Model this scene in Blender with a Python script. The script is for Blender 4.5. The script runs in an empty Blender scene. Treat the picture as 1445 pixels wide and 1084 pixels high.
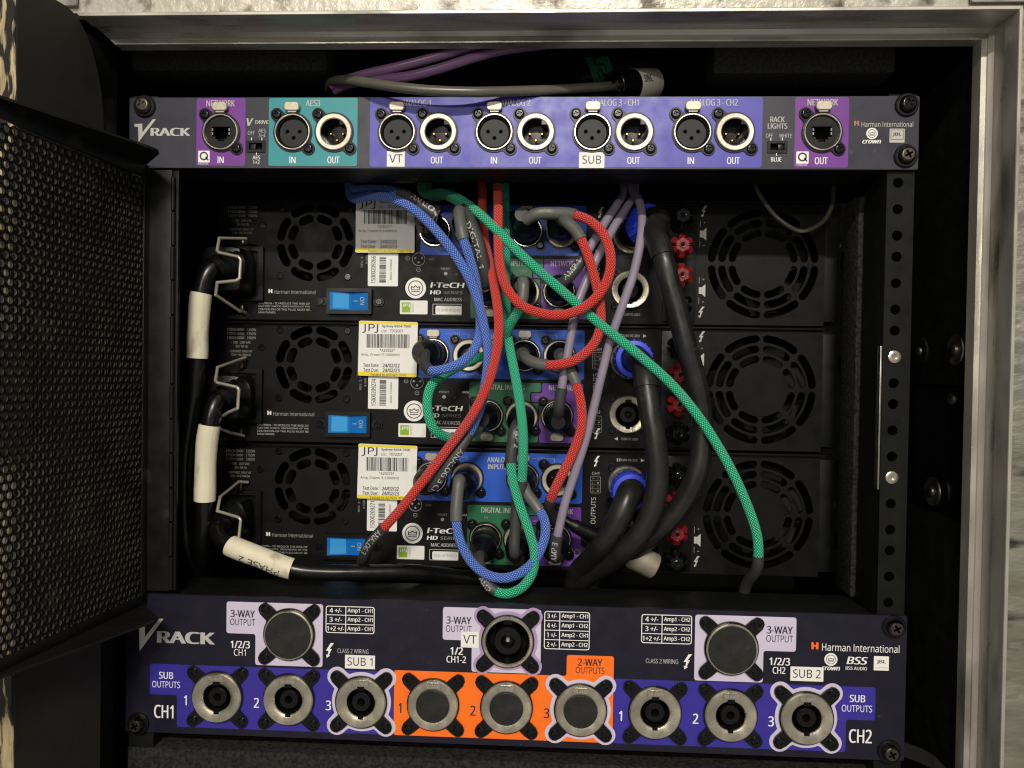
import bpy, bmesh, math, random
from mathutils import Vector, Matrix
random.seed(7)
PI = math.pi
scene = bpy.context.scene
C = scene.collection
S = 0.001                                   # the scene is written in millimetres

# ------------------------------------------------------------------ camera
PW, PH, FPX = 1445.0, 1084.0, 1043.0
CAM = Vector((21.6156, -453.6179, 231.8751))
def _rot(rx, ry, rz):
    cx, sx, cy, sy, cz, sz = math.cos(rx), math.sin(rx), math.cos(ry), math.sin(ry), math.cos(rz), math.sin(rz)
    return Matrix(((1,0,0),(0,cx,-sx),(0,sx,cx))) @ Matrix(((cy,0,sy),(0,1,0),(-sy,0,cy))) @ Matrix(((cz,-sz,0),(sz,cz,0),(0,0,1)))
RM = _rot(0.0154765, 0.0460783, 0.0149759)
BM = Matrix(((1,0,0),(0,0,-1),(0,1,0)))
TOW = BM.transposed() @ RM.transposed()     # camera frame (right, down, forward) to world
cam_d = bpy.data.cameras.new('camera'); cam = bpy.data.objects.new('camera', cam_d); C.objects.link(cam)
r_, d_, f_ = TOW @ Vector((1,0,0)), TOW @ Vector((0,1,0)), TOW @ Vector((0,0,1))
cam.matrix_world = Matrix(((r_.x,-d_.x,-f_.x,CAM.x*S),(r_.y,-d_.y,-f_.y,CAM.y*S),(r_.z,-d_.z,-f_.z,CAM.z*S),(0,0,0,1)))
cam_d.sensor_width = 36.0; cam_d.lens = FPX*36.0/PW; cam_d.clip_start = 0.01; cam_d.clip_end = 50
scene.camera = cam
def ray(px, py): return TOW @ Vector(((px-PW/2)/FPX, (py-PH/2)/FPX, 1))
def at(px, py, Y):                          # a point of the place at depth Y behind the panel plane (mm)
    d = ray(px, py); return CAM + d*((Y-CAM.y)/d.y)
def at_x(px, py, X):
    d = ray(px, py); return CAM + d*((X-CAM.x)/d.x)

# ------------------------------------------------------------------ light
w = bpy.data.worlds.new('World'); scene.world = w; w.use_nodes = True
bg = w.node_tree.nodes['Background']; bg.inputs[0].default_value = (1.0, 0.96, 0.90, 1); bg.inputs[1].default_value = 0.27
def area_lamp(name, loc, target, sx, sy, power, col):
    l = bpy.data.lights.new(name, 'AREA'); l.shape = 'RECTANGLE'; l.size = sx; l.size_y = sy; l.energy = power; l.color = col
    o = bpy.data.objects.new(name, l); C.objects.link(o); o.location = loc
    o.rotation_euler = (Vector(target)-Vector(loc)).to_track_quat('-Z', 'Y').to_euler()
    return o
area_lamp('ceiling_tube_lamp', (0.10, -1.90, 1.32), (0, 0, 0.25), 0.50, 0.05, 36, (1.0, 0.94, 0.84))
area_lamp('low_fill_lamp', (-0.45, -2.20, 0.66), (0, 0, 0.25), 0.60, 0.06, 10, (1.0, 0.94, 0.84))  # added low fill that brightens the shaded top amplifier; not a real tube
scene.view_settings.view_transform = 'Standard'; scene.view_settings.look = 'None'
scene.cycles.filter_width = 1.2
scene.view_settings.exposure = 0.0; scene.view_settings.gamma = 1.0

# ------------------------------------------------------------------ materials
MATS = {}
def srgb(r, g, b):
    f = lambda c: (c/255/12.92) if c/255 <= 0.04045 else ((c/255+0.055)/1.055)**2.4
    return (f(r), f(g), f(b))
def mat(name, col, rough=0.5, metal=0.0, spec=0.5, var=0.0, vscale=60, bump=0.0, bscale=300, bdist=0.0006, coat=0.0, rvar=0.0, col2=None, c2scale=30, c2lo=0.5, c2hi=0.6, stretch=None):
    m = bpy.data.materials.new(name); m.use_nodes = True; nt = m.node_tree; N = nt.nodes; L = nt.links
    b = N['Principled BSDF']; b.inputs['Base Color'].default_value = (*col, 1); b.inputs['Roughness'].default_value = rough
    b.inputs['Metallic'].default_value = metal; b.inputs['Specular IOR Level'].default_value = spec; b.inputs['Coat Weight'].default_value = coat
    tc = N.new('ShaderNodeTexCoord'); src = tc.outputs['Object']
    if stretch:
        mp = N.new('ShaderNodeMapping'); mp.inputs['Scale'].default_value = stretch; L.new(src, mp.inputs[0]); src = mp.outputs[0]
    def noise(sc, det=4):
        n = N.new('ShaderNodeTexNoise'); n.inputs['Scale'].default_value = sc; n.inputs['Detail'].default_value = det; L.new(src, n.inputs['Vector']); return n.outputs['Fac']
    colsock = None
    if var:
        n = noise(vscale); r = N.new('ShaderNodeMapRange'); L.new(n, r.inputs[0]); r.inputs[1].default_value = .3; r.inputs[2].default_value = .7
        r.inputs[3].default_value = 1-var; r.inputs[4].default_value = 1+var
        mx = N.new('ShaderNodeMix'); mx.data_type = 'RGBA'; mx.blend_type = 'MULTIPLY'; mx.inputs[0].default_value = 1
        mx.inputs[6].default_value = (*col, 1); L.new(r.outputs[0], mx.inputs[7]); colsock = mx.outputs[2]
    if col2:
        n = noise(c2scale, 8); r = N.new('ShaderNodeMapRange'); L.new(n, r.inputs[0]); r.inputs[1].default_value = c2lo; r.inputs[2].default_value = c2hi
        mx = N.new('ShaderNodeMix'); mx.data_type = 'RGBA'; L.new(r.outputs[0], mx.inputs[0])
        if colsock: L.new(colsock, mx.inputs[6])
        else: mx.inputs[6].default_value = (*col, 1)
        mx.inputs[7].default_value = (*col2, 1); colsock = mx.outputs[2]
    if colsock: L.new(colsock, b.inputs['Base Color'])
    if rvar:
        n = noise(90, 6); r = N.new('ShaderNodeMapRange'); L.new(n, r.inputs[0]); r.inputs[1].default_value = .3; r.inputs[2].default_value = .7
        r.inputs[3].default_value = max(0.03, rough-rvar); r.inputs[4].default_value = min(1, rough+rvar); L.new(r.outputs[0], b.inputs['Roughness'])
    if bump:
        n = noise(bscale, 5); bp = N.new('ShaderNodeBump'); bp.inputs['Strength'].default_value = bump; bp.inputs['Distance'].default_value = bdist
        L.new(n, bp.inputs['Height']); L.new(bp.outputs[0], b.inputs['Normal'])
    MATS[name] = m; return m
def braid(name, col, light):
    m = bpy.data.materials.new(name); m.use_nodes = True; nt = m.node_tree; N = nt.nodes; L = nt.links
    b = N['Principled BSDF']; b.inputs['Roughness'].default_value = 0.42; b.inputs['Sheen Weight'].default_value = 0.15
    uv = N.new('ShaderNodeUVMap'); sp = N.new('ShaderNodeSeparateXYZ'); L.new(uv.outputs[0], sp.inputs[0])
    def ma(op, a, c=None):
        n = N.new('ShaderNodeMath'); n.operation = op
        for k, v in ((0, a), (1, c)):
            if v is None: continue
            if isinstance(v, (int, float)): n.inputs[k].default_value = v
            else: L.new(v, n.inputs[k])
        return n.outputs[0]
    u = ma('MULTIPLY', sp.outputs[0], 11.0); v = ma('MULTIPLY', sp.outputs[1], 0.46)
    A = ma('ADD', u, v); B = ma('SUBTRACT', u, v)
    par = ma('MODULO', ma('ADD', ma('FLOOR', A), ma('FLOOR', B)), 2.0); par = ma('ABSOLUTE', par)
    sa = ma('ABSOLUTE', ma('SINE', ma('MULTIPLY', A, PI))); sb = ma('ABSOLUTE', ma('SINE', ma('MULTIPLY', B, PI)))
    h = ma('ADD', ma('MULTIPLY', sa, ma('SUBTRACT', 1.0, par)), ma('MULTIPLY', sb, par))
    hh = ma('MULTIPLY', h, ma('ADD', 0.45, ma('MULTIPLY', ma('MULTIPLY', sa, sb), 0.55)))
    r = N.new('ShaderNodeValToRGB'); L.new(hh, r.inputs[0])  # strand gaps darkened, tops lightened: crease shade and sparkle painted into the colour
    r.color_ramp.elements[0].position = 0.04; r.color_ramp.elements[0].color = (col[0]*.2, col[1]*.2, col[2]*.2, 1)
    r.color_ramp.elements[1].position = 0.95; r.color_ramp.elements[1].color = (*light, 1)
    e = r.color_ramp.elements.new(0.45); e.color = (*col, 1)
    L.new(r.outputs[0], b.inputs['Base Color'])
    bp = N.new('ShaderNodeBump'); bp.inputs['Strength'].default_value = 0.9; bp.inputs['Distance'].default_value = 0.0006
    L.new(hh, bp.inputs['Height']); L.new(bp.outputs[0], b.inputs['Normal'])
    MATS[name] = m; return m
mat('panel_paint', srgb(52,52,61), .42, 0, .35, var=.10, vscale=25, bump=.06, bscale=1800, rvar=.10, col2=srgb(92,90,92), c2scale=170, c2lo=.69, c2hi=.80)
mat('panel_paint_dark', srgb(26,24,38), .40, 0, .35, var=.12, vscale=25, bump=.06, bscale=1800, rvar=.10, col2=srgb(62,58,68), c2scale=170, c2lo=.69, c2hi=.80)
mat('print_purple', srgb(112,46,142), .42, var=.05, rvar=.06)
mat('print_teal', srgb(32,140,146), .42, var=.05, rvar=.06)
mat('print_blue', srgb(74,67,170), .42, var=.06, rvar=.08, col2=srgb(104,98,186), c2scale=190, c2lo=.70, c2hi=.80)
mat('print_deep_blue', srgb(54,44,148), .40, var=.06, rvar=.08, col2=srgb(84,76,166), c2scale=190, c2lo=.70, c2hi=.80)
mat('print_orange', srgb(255,116,22), .45, var=.04, rvar=.06)
mat('print_lilac', srgb(206,196,216), .5, var=.04)
mat('print_lilac_dark', srgb(172,148,186), .5)
mat('print_amp_blue', srgb(20,84,196), .5, var=.05)
mat('print_amp_green', srgb(20,104,66), .5, var=.05)
mat('print_amp_purple', srgb(98,44,150), .5, var=.05)
mat('ink_white', srgb(240,238,232), .5)
mat('ink_grey', srgb(186,184,178), .5)
mat('ink_dim', srgb(150,148,142), .5)
mat('ink_black', srgb(22,20,22), .5)
mat('ink_navy', srgb(40,34,52), .5)
mat('ink_orange', srgb(255,110,30), .5)
mat('ink_rust', srgb(190,110,80), .5)
mat('label_white', srgb(236,234,228), .55, var=.04, vscale=40, col2=srgb(206,200,186), c2scale=80, c2lo=.62, c2hi=.80)
mat('label_yellow', srgb(240,216,20), .5)
mat('label_green', srgb(140,176,30), .5)
mat('black_plastic', srgb(13,13,14), .38, 0, .3, rvar=.10)
mat('black_gloss', srgb(10,10,11), .20, 0, .45, rvar=.08)
mat('black_hole', srgb(4,4,4), .8, 0, .2)
mat('grey_insert', srgb(27,27,27), .5, 0, .3)
mat('nickel', srgb(198,189,170), .46, .6, var=.10, vscale=120, rvar=.12, bump=.10, bscale=500)
mat('nickel_bright', srgb(226,218,202), .24, 1.0, rvar=.10, bump=.05, bscale=700)
mat('nickel_satin', srgb(205,197,176), .34, .9, var=.16, vscale=110, rvar=.14, bump=.18, bscale=800, col2=srgb(140,130,108), c2scale=160, c2lo=.62, c2hi=.76)
mat('nickel_latch', srgb(186,178,160), .48, .5, var=.15, vscale=300)
mat('gold', srgb(226,180,84), .25, 1.0)
mat('steel', srgb(190,188,180), .3, 1.0, rvar=.1)
mat('dark_steel', srgb(92,86,78), .34, .9, rvar=.14, var=.2, vscale=300)
mat('amp_paint', srgb(19,19,18), .44, 0, .15, var=.16, vscale=35, bump=.12, bscale=2200, rvar=.10, col2=srgb(46,45,42), c2scale=160, c2lo=.70, c2hi=.80)
mat('black_steel', srgb(19,20,18), .46, 0, .18, var=.14, vscale=40, bump=.08, bscale=900, rvar=.12, col2=srgb(46,44,40), c2scale=120, c2lo=.68, c2hi=.80)
mat('door_steel', srgb(22,22,20), .44, .2, .35, var=.2, vscale=50, rvar=.12, col2=srgb(58,54,44), c2scale=45, c2lo=.62, c2hi=.76)
mat('carpet', srgb(40,40,38), .95, 0, .15, var=.6, vscale=420, bump=1.0, bscale=500)
mat('foam', srgb(66,66,64), .95, 0, .12, var=.4, vscale=500, bump=1.0, bscale=500)
mat('case_black', srgb(9,9,8), .6, 0, .2, var=.25, vscale=18, rvar=.15, bump=.12, bscale=300, col2=srgb(28,26,22), c2scale=60, c2lo=.66, c2hi=.8)
mat('board_black', srgb(36,34,30), .62, 0, .3, var=.22, vscale=14, rvar=.1, bump=.15, bscale=250)
mat('raw_wood', srgb(188,170,132), .75, 0, .3, var=.35, vscale=60, col2=srgb(40,37,34), c2scale=48, c2lo=.50, c2hi=.55, stretch=(2.5,2.5,.6), bump=.6, bscale=200)
mat('aluminium', srgb(196,190,178), .36, .6, var=.14, vscale=24, rvar=.18, bump=.14, bscale=160, col2=srgb(98,90,78), c2scale=38, c2lo=.54, c2hi=.74, stretch=(.3,1,.3))
mat('laminate', srgb(202,195,180), .42, .3, .5, var=.16, vscale=25, bump=1.0, bscale=200, bdist=.0009, rvar=.18, col2=srgb(104,96,84), c2scale=60, c2lo=.57, c2hi=.70)
mat('laminate_scuffed', srgb(128,124,112), .42, .35, .5, var=.24, vscale=30, bump=1.0, bscale=80, bdist=.0016, rvar=.2, col2=srgb(52,49,43), c2scale=34, c2lo=.57, c2hi=.68, stretch=(.6,1,1.8))
mat('brace_steel', srgb(158,154,144), .4, .7, var=.1, rvar=.15)
mat('mains_rubber', srgb(13,13,13), .28, 0, .45, rvar=.08)
mat('speaker_rubber', srgb(30,30,28), .38, 0, .42, var=.18, vscale=90, rvar=.12, col2=srgb(78,70,54), c2scale=70, c2lo=.66, c2hi=.8)
mat('heatshrink', srgb(60,60,60), .48, 0, .5, rvar=.08)
mat('heatshrink_light', srgb(92,92,88), .45, 0, .5, rvar=.08)
mat('grey_cable', srgb(88,86,76), .30, 0, .5, var=.1)
mat('cream_sleeve', srgb(226,217,190), .55, 0, .4, var=.08, vscale=60, col2=srgb(158,144,112), c2scale=80, c2lo=.58, c2hi=.76, bump=.3, bscale=300, stretch=(1,1,.5))
mat('lilac_rubber', srgb(140,129,146), .38, 0, .5, var=.08)
mat('purple_rubber', srgb(132,96,136), .30, 0, .5, var=.06)
mat('speakon_blue', srgb(48,68,214), .42, 0, .5)
mat('post_red', srgb(122,26,30), .35, 0, .5)
mat('switch_blue', srgb(20,112,190), .18, 0, .6, coat=.4)
mat('switch_blue_light', srgb(60,160,226), .16, 0, .6, coat=.4)
mat('green_collar', srgb(20,130,100), .45)
mat('tape_white', srgb(214,206,190), .55, var=.08, vscale=90)
mat('plug_rubber', srgb(9,9,9), .38, 0, .3)
mat('fan_matt', srgb(12,12,12), .7, 0, .2)
mat('wood_dim', srgb(96,70,44), .5, var=.3, vscale=40)
mat('worn_edge', srgb(98,94,84), .4, .6, var=.5, vscale=60)
braid('braid_blue', srgb(52,96,208), srgb(140,178,255))
braid('braid_red', srgb(216,30,26), srgb(255,92,76))
braid('braid_green', srgb(0,168,118), srgb(80,240,190))

# ------------------------------------------------------------------ mesh helpers
def wloc(o):
    v = Vector((0,0,0))
    while o is not None: v += o.location; o = o.parent
    return v/S
def link(name, me, m, parent=None, loc=(0,0,0)):
    o = bpy.data.objects.new(name, me); C.objects.link(o)
    if m and len(me.materials) == 0: me.materials.append(MATS[m])
    L = Vector(loc)
    if parent is not None: o.parent = parent; L = L - wloc(parent)
    o.location = L*S
    return o
def thing(name, label, cat, loc=(0,0,0), group=None):
    o = bpy.data.objects.new(name, None); C.objects.link(o); o.empty_display_size = .01
    o.location = Vector(loc)*S; o['label'] = label; o['category'] = cat
    if group: o['group'] = group
    return o
class MB:
    def __init__(s): s.v = []; s.f = []; s.uv = None
    def add(s, vs, fs):
        n = len(s.v); s.v += [tuple(v) for v in vs]; s.f += [tuple(i+n for i in f) for f in fs]; return s
    def box(s, x0, x1, y0, y1, z0, z1, b=0.0):
        if b <= 0:
            v = [(x,y,z) for x in (x0,x1) for y in (y0,y1) for z in (z0,z1)]
            return s.add(v, [(0,1,3,2),(4,6,7,5),(0,4,5,1),(2,3,7,6),(0,2,6,4),(1,5,7,3)])
        bm = bmesh.new(); bmesh.ops.create_cube(bm, size=1)
        for q in bm.verts: q.co = Vector(((x0+x1)/2+q.co.x*(x1-x0), (y0+y1)/2+q.co.y*(y1-y0), (z0+z1)/2+q.co.z*(z1-z0)))
        bmesh.ops.bevel(bm, geom=bm.edges[:], offset=b, segments=2, affect='EDGES', profile=.6)
        bm.verts.index_update(); vs = [q.co[:] for q in bm.verts]; fs = [[q.index for q in f.verts] for f in bm.faces]; bm.free()
        return s.add(vs, fs)
    def lathe(s, prof, c=(0,0,0), n=28, axis=None, cap0=True, cap1=True):
        """profile of (radius, distance along the axis); the axis is -Y (towards the viewer) unless given"""
        ax = Vector(axis).normalized() if axis else Vector((0,-1,0))
        e1 = ax.cross(Vector((0,0,1)));
        if e1.length < 1e-3: e1 = Vector((1,0,0))
        e1.normalize(); e2 = ax.cross(e1).normalized(); c = Vector(c); vs = []; fs = []
        for r, h in prof:
            for k in range(n):
                t = 2*PI*k/n; vs.append(c + ax*h + e1*(r*math.cos(t)) + e2*(r*math.sin(t)))
        for i in range(len(prof)-1):
            for k in range(n): fs.append((i*n+k, i*n+(k+1)%n, (i+1)*n+(k+1)%n, (i+1)*n+k))
        if cap0: fs.append(tuple(range(n))[::-1])
        if cap1: fs.append(tuple(range((len(prof)-1)*n, len(prof)*n)))
        return s.add(vs, fs)
    def prism(s, pts, y0, y1, b=0.0):
        """outline in X,Z extruded from y1 (back) to y0 (front); star shaped or convex outlines"""
        n = len(pts)
        cx = sum(p[0] for p in pts)/n; cz = sum(p[1] for p in pts)/n
        rings = [[(x,y1,z) for x,z in pts]]
        if b > 0:
            rings.append([(x,y0+b,z) for x,z in pts])
            ins = []
            for x,z in pts:
                dx, dz = x-cx, z-cz; l = math.hypot(dx,dz) or 1; k = max(0,(l-b)/l); ins.append((cx+dx*k,y0,cz+dz*k))
            rings.append(ins)
        else: rings.append([(x,y0,z) for x,z in pts])
        vs = [q for r in rings for q in r]; fs = []
        for i in range(len(rings)-1):
            for k in range(n): fs.append((i*n+k, i*n+(k+1)%n, (i+1)*n+(k+1)%n, (i+1)*n+k))
        fs.append(tuple(range(n))); fs.append(tuple(range((len(rings)-1)*n, len(rings)*n)))
        return s.add(vs, fs)
    def flat(s, pts, y):
        return s.add([(x,y,z) for x,z in pts], [tuple(range(len(pts)))])
    def build(s, name, m, parent=None, loc=(0,0,0), smooth=35, recalc=True):
        me = bpy.data.meshes.new(name); me.from_pydata([(x*S,y*S,z*S) for x,y,z in s.v], [], s.f)
        if recalc:
            bm = bmesh.new(); bm.from_mesh(me); bmesh.ops.recalc_face_normals(bm, faces=bm.faces[:]); bm.to_mesh(me); bm.free()
        if s.uv:
            ul = me.uv_layers.new(name='UVMap')
            for p in me.polygons:
                for li in p.loop_indices: ul.data[li].uv = s.uv[me.loops[li].vertex_index]
        if smooth:
            for p in me.polygons: p.use_smooth = True
            me.set_sharp_from_angle(angle=math.radians(smooth))
        return link(name, me, m, parent, loc)
def curve_mesh(splines, th):
    cu = bpy.data.curves.new('c', 'CURVE'); cu.dimensions = '2D'; cu.fill_mode = 'BOTH'; cu.extrude = th/2*S
    for sp in splines:
        q = cu.splines.new('POLY'); q.points.add(len(sp)-1); q.use_cyclic_u = True
        for p, (x, z) in zip(q.points, sp): p.co = (x*S, z*S, 0, 1)
    o = bpy.data.objects.new('c', cu); C.objects.link(o)
    me = bpy.data.meshes.new_from_object(o, depsgraph=bpy.context.evaluated_depsgraph_get())
    bpy.data.objects.remove(o); bpy.data.curves.remove(cu)
    return me
def sheet(name, outer, holes, y0, th, m, parent=None, loc=(0,0,0)):
    """flat sheet with holes in the X,Z plane; its front face lies at y0, its back at y0+th"""
    me = curve_mesh([outer]+holes, th); ym = (y0+th/2)*S
    me.transform(Matrix(((1,0,0,0),(0,0,-1,ym),(0,1,0,0),(0,0,0,1))))
    me.name = name; me.materials.clear()
    return link(name, me, m, parent, loc)
def circ(x, z, r, n=24, a0=0): return [(x+r*math.cos(a0+2*PI*k/n), z+r*math.sin(a0+2*PI*k/n)) for k in range(n)]
def rrect(x0, z0, x1, z1, r, n=5): return roundpoly([(x0,z0),(x1,z0),(x1,z1),(x0,z1)], r, n)
def roundpoly(pts, r, n=5):
    out = []; N = len(pts)
    for i in range(N):
        p0, p, p1 = Vector(pts[i-1]), Vector(pts[i]), Vector(pts[(i+1)%N])
        a, b = (p0-p), (p1-p); rr = min(r, a.length/2.01, b.length/2.01)
        A = p+a.normalized()*rr; B = p+b.normalized()*rr
        for k in range(n+1):
            t = k/n; q = A*(1-t)**2 + p*2*t*(1-t) + B*t*t; out.append((q.x, q.y))
    return out
def star_outline(R, ears, er, n=96):
    """outline of a disc with capsule ears, star shaped about 0,0"""
    out = []
    for k in range(n):
        t = 2*PI*k/n; d = (math.cos(t), math.sin(t)); best = R
        for ex, ez in ears:
            l = ex*d[0]+ez*d[1]; pp = abs(ex*d[1]-ez*d[0])
            if l > 0:
                if pp <= er: best = max(best, l+math.sqrt(er*er-pp*pp))
                h2 = ex*ex+ez*ez; E = math.sqrt(h2); cosr = l/E; sinr = pp/E
                if sinr > 1e-6:
                    ext = er/sinr
                    if ext*cosr <= E: best = max(best, ext)
        out.append((d[0]*best, d[1]*best))
    return out
# flat print is gathered for each owner and ink, and written once
def emit(owner, m, vs, fs, name=None):
    mb = MB(); mb.add(vs, fs)
    return mb.build(name or ('lettering' if m.startswith('ink') else 'printed_block'), m, owner, wloc(owner), smooth=0, recalc=False)
_fc = {}
try:                                        # a sans face that ships with Blender; its built-in face if that is missing
    FONT = bpy.data.fonts.load(bpy.utils.system_resource('DATAFILES', path='fonts')+'/NotoSansHebrew-Regular.woff2')
except Exception: FONT = None
def glyphs(s, shear=0.0):
    k = (s, shear)
    if k in _fc: return _fc[k]
    cu = bpy.data.curves.new('t', 'FONT'); cu.body = s.replace('I', 'l') if FONT else s; cu.size = 1; cu.shear = shear; cu.resolution_u = 3; cu.fill_mode = 'FRONT'
    if FONT: cu.font = FONT
    o = bpy.data.objects.new('t', cu); C.objects.link(o)
    me = bpy.data.meshes.new_from_object(o, depsgraph=bpy.context.evaluated_depsgraph_get())
    v = [(q.co.x, q.co.y) for q in me.vertices]; f = [tuple(p.vertices) for p in me.polygons]
    bpy.data.objects.remove(o); bpy.data.curves.remove(cu); bpy.data.meshes.remove(me)
    _fc[k] = (v, f); return _fc[k]
def fitted(s, h, wd, bold, shear):
    """vertices (along, up, layer) and faces of a line of print h high and wd wide; heavy print is struck three times"""
    v, f = glyphs(s, shear)
    if not v: return [], []
    x0 = min(p[0] for p in v)-bold; x1 = max(p[0] for p in v)+bold; y0 = min(p[1] for p in v); y1 = max(p[1] for p in v)
    sy = h/(y1-y0); sx = (wd/(x1-x0)) if wd else sy*.82
    V = []; F = []
    for i, d in enumerate(((-bold, 0, bold) if bold else (0,))):
        n = len(V); V += [((x+d-(x0+x1)/2)*sx, (y-(y0+y1)/2)*sy, i) for x, y in v]; F += [tuple(q+n for q in p) for p in f]
    return V, F
def text(owner, s, x, z, h, wd=None, y=-.3, m='ink_white', bold=0.0, rot=0.0, shear=0.0, align='c'):
    v, f = fitted(s, h, wd, bold, shear)
    if not v: return
    if align == 'l': off = -min(p[0] for p in v); v = [(a+off, b, i) for a, b, i in v]
    c, n = math.cos(rot), math.sin(rot); b = wloc(owner)
    emit(owner, m, [(x+a*c-q*n-b.x, y-b.y-.012*i, z+a*n+q*c-b.z) for a, q, i in v], f)
def shape(owner, pts, y=-.3, m='ink_white'):
    b = wloc(owner); emit(owner, m, [(x-b.x, y-b.y, z-b.z) for x, z in pts], [tuple(range(len(pts)))], 'printed_mark' if m.startswith('ink') else None)
def frame_print(owner, outer, inner, y=-.3, m='ink_white'):
    me = curve_mesh([outer, inner], 0); b = wloc(owner)
    emit(owner, m, [(q.co.x/S-b.x, y-b.y, q.co.y/S-b.z) for q in me.vertices], [tuple(p.vertices) for p in me.polygons]); bpy.data.meshes.remove(me)
# copies: the first of a kind is built, later ones copy it with its parts
PROTO = {}
def copy_tree(o, parent, loc=None):
    c = o.copy(); C.objects.link(c); c.parent = parent
    if loc is not None: c.location = (Vector(loc)-(wloc(parent) if parent else Vector((0,0,0))))*S
    for ch in o.children: copy_tree(ch, c)
    return c
def inst(key, builder, parent, loc):
    if key in PROTO: return copy_tree(PROTO[key], parent, loc)
    PROTO[key] = builder(parent, Vector(loc)); return PROTO[key]

# ------------------------------------------------------------------ connectors and screws
PLUS = lambda r, w_: [(-w_,r),(w_,r),(w_,w_),(r,w_),(r,-w_),(w_,-w_),(w_,-r),(-w_,-r),(-w_,-w_),(-r,-w_),(-r,w_),(-w_,w_)]
def rotp(pts, a): return [(x*math.cos(a)-z*math.sin(a), x*math.sin(a)+z*math.cos(a)) for x, z in pts]
def make_screw(m, r, h, a=0.3):
    def f(parent, loc):
        o = MB().lathe([(r,0),(r,h*.4),(r*.86,h*.85),(r*.74,h)], n=22, cap1=False).build('screw', m, parent, loc)
        sheet('screw_cross', circ(0,0,r*.745,22), [rotp(PLUS(r*.55, r*.13), a)], -h, .5, m, o, loc)
        MB().lathe([(r*.7,h-.9),(r*.7,h-.8)], n=14).build('screw_recess', 'black_hole', o, loc)
        return o
    return f
def sub_screw(m, r, h, a=0.3):
    """screw as one mesh, for use as a sub-part"""
    def f(parent, loc):
        mb = MB().lathe([(r,0),(r,h*.4),(r*.86,h*.85),(r*.7,h),(r*.62,h)], n=20, cap1=False)
        me = curve_mesh([circ(0,0,r*.63,20), rotp(PLUS(r*.5, r*.12), a)], 0)
        mb.add([(q.co.x/S, -h, q.co.y/S) for q in me.vertices], [tuple(p.vertices) for p in me.polygons]); bpy.data.meshes.remove(me)
        mb.lathe([(r*.6,h-.9),(r*.6,h-.85)], n=14)
        return mb.build('screw', m, parent, loc)
    return f
def hexscrew(r, h):
    def f(parent, loc):
        return MB().lathe([(r,0),(r,h*.6),(r*.8,h),(r*.42,h),(r*.36,h*.35)], n=18).build('screw', 'black_gloss', parent, loc)
    return f
EARS = [(-10.0, 11.0), (10.0, -10.0)]
def d_flange(parent, loc, name, flip=False, ears=EARS, R=12.2):
    e = ears if not flip else [(-x, -z) for x, z in ears]
    o = sheet(name, star_outline(R, e, 4.0), [circ(0,0,11.0,32)], -.9, 1.3, 'black_plastic', parent, loc)
    return o, e
def latch_tab(o, loc, flip):
    s = -1 if flip else 1; L = Vector(loc)
    MB().prism([(x, s*15.2+z) for x, z in rrect(-4.8,-2.7,4.8,2.7,2.4)], -3.6, -2.2, .5).box(-2.6,2.6,-2.6,-.6,s*13.4-1.6,s*13.4+1.4).build('latch', 'nickel_latch', o, loc)
def xlr_female(flip=False):
    def f(parent, loc):
        o, e = d_flange(parent, loc, 'female_socket', flip)
        MB().lathe([(11.2,.8),(11.2,1.8),(10.9,2.1),(10.4,2.1),(10.1,1.7),(10.1,0)], n=40, cap0=False, cap1=False).build('ring', 'nickel_bright', o, loc)
        s = -1 if flip else 1
        sheet('insert', circ(0,0,8.7,32), [circ(-3.9,s*.9,1.25,14), circ(3.9,s*.9,1.25,14), circ(0,-s*3.0,1.25,14)], 1.0, 2.5, 'grey_insert', o, loc)
        MB().lathe([(10.1,.6),(9.0,.4),(8.75,-3)], n=32, cap0=False, cap1=False).build('collar', 'black_hole', o, loc)
        MB().lathe([(8.4,-3.6),(8.4,-3.9)], n=20).build('socket_back', 'black_hole', o, loc)
        latch_tab(o, loc, flip)
        for x, z in e: inst('sub_screw', sub_screw('black_gloss', 2.9, 1.5), o, Vector(loc)+Vector((x,-.9,z)))
        return o
    return f
def male_ring_mesh(rin=7.9):
    return MB().lathe([(11.3,.8),(11.3,1.7),(10.9,2.1),(8.5,2.0),(rin,1.5),(rin,-9)], n=44, cap0=False, cap1=False)
def xlr_male(flip=False):
    def f(parent, loc):
        o, e = d_flange(parent, loc, 'male_socket', flip)
        MB().lathe([(11.2,.8),(11.2,1.8),(10.8,2.2),(8.6,2.1),(8.1,1.6)], n=44, cap0=False, cap1=False).build('ring', 'nickel', o, loc)
        MB().lathe([(8.1,1.6),(8.0,.5),(7.9,-9),(0.01,-9)], n=32, cap0=False, cap1=False).box(3.6,6.6,-1.7,6,4.4,6.8).build('well', 'black_gloss', o, loc)
        s = -1 if flip else 1
        for x, z in ((-3.8,s*1.0),(3.8,s*1.0),(0,-s*3.0)):
            MB().lathe([(.85,-9),(.85,-6),(.5,-5.4)], (x,0,z), n=12).build('pin', 'gold', o, loc)
        for x, z in e: inst('sub_screw', sub_screw('black_gloss', 2.9, 1.5), o, Vector(loc)+Vector((x,-.9,z)))
        return o
    return f
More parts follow.
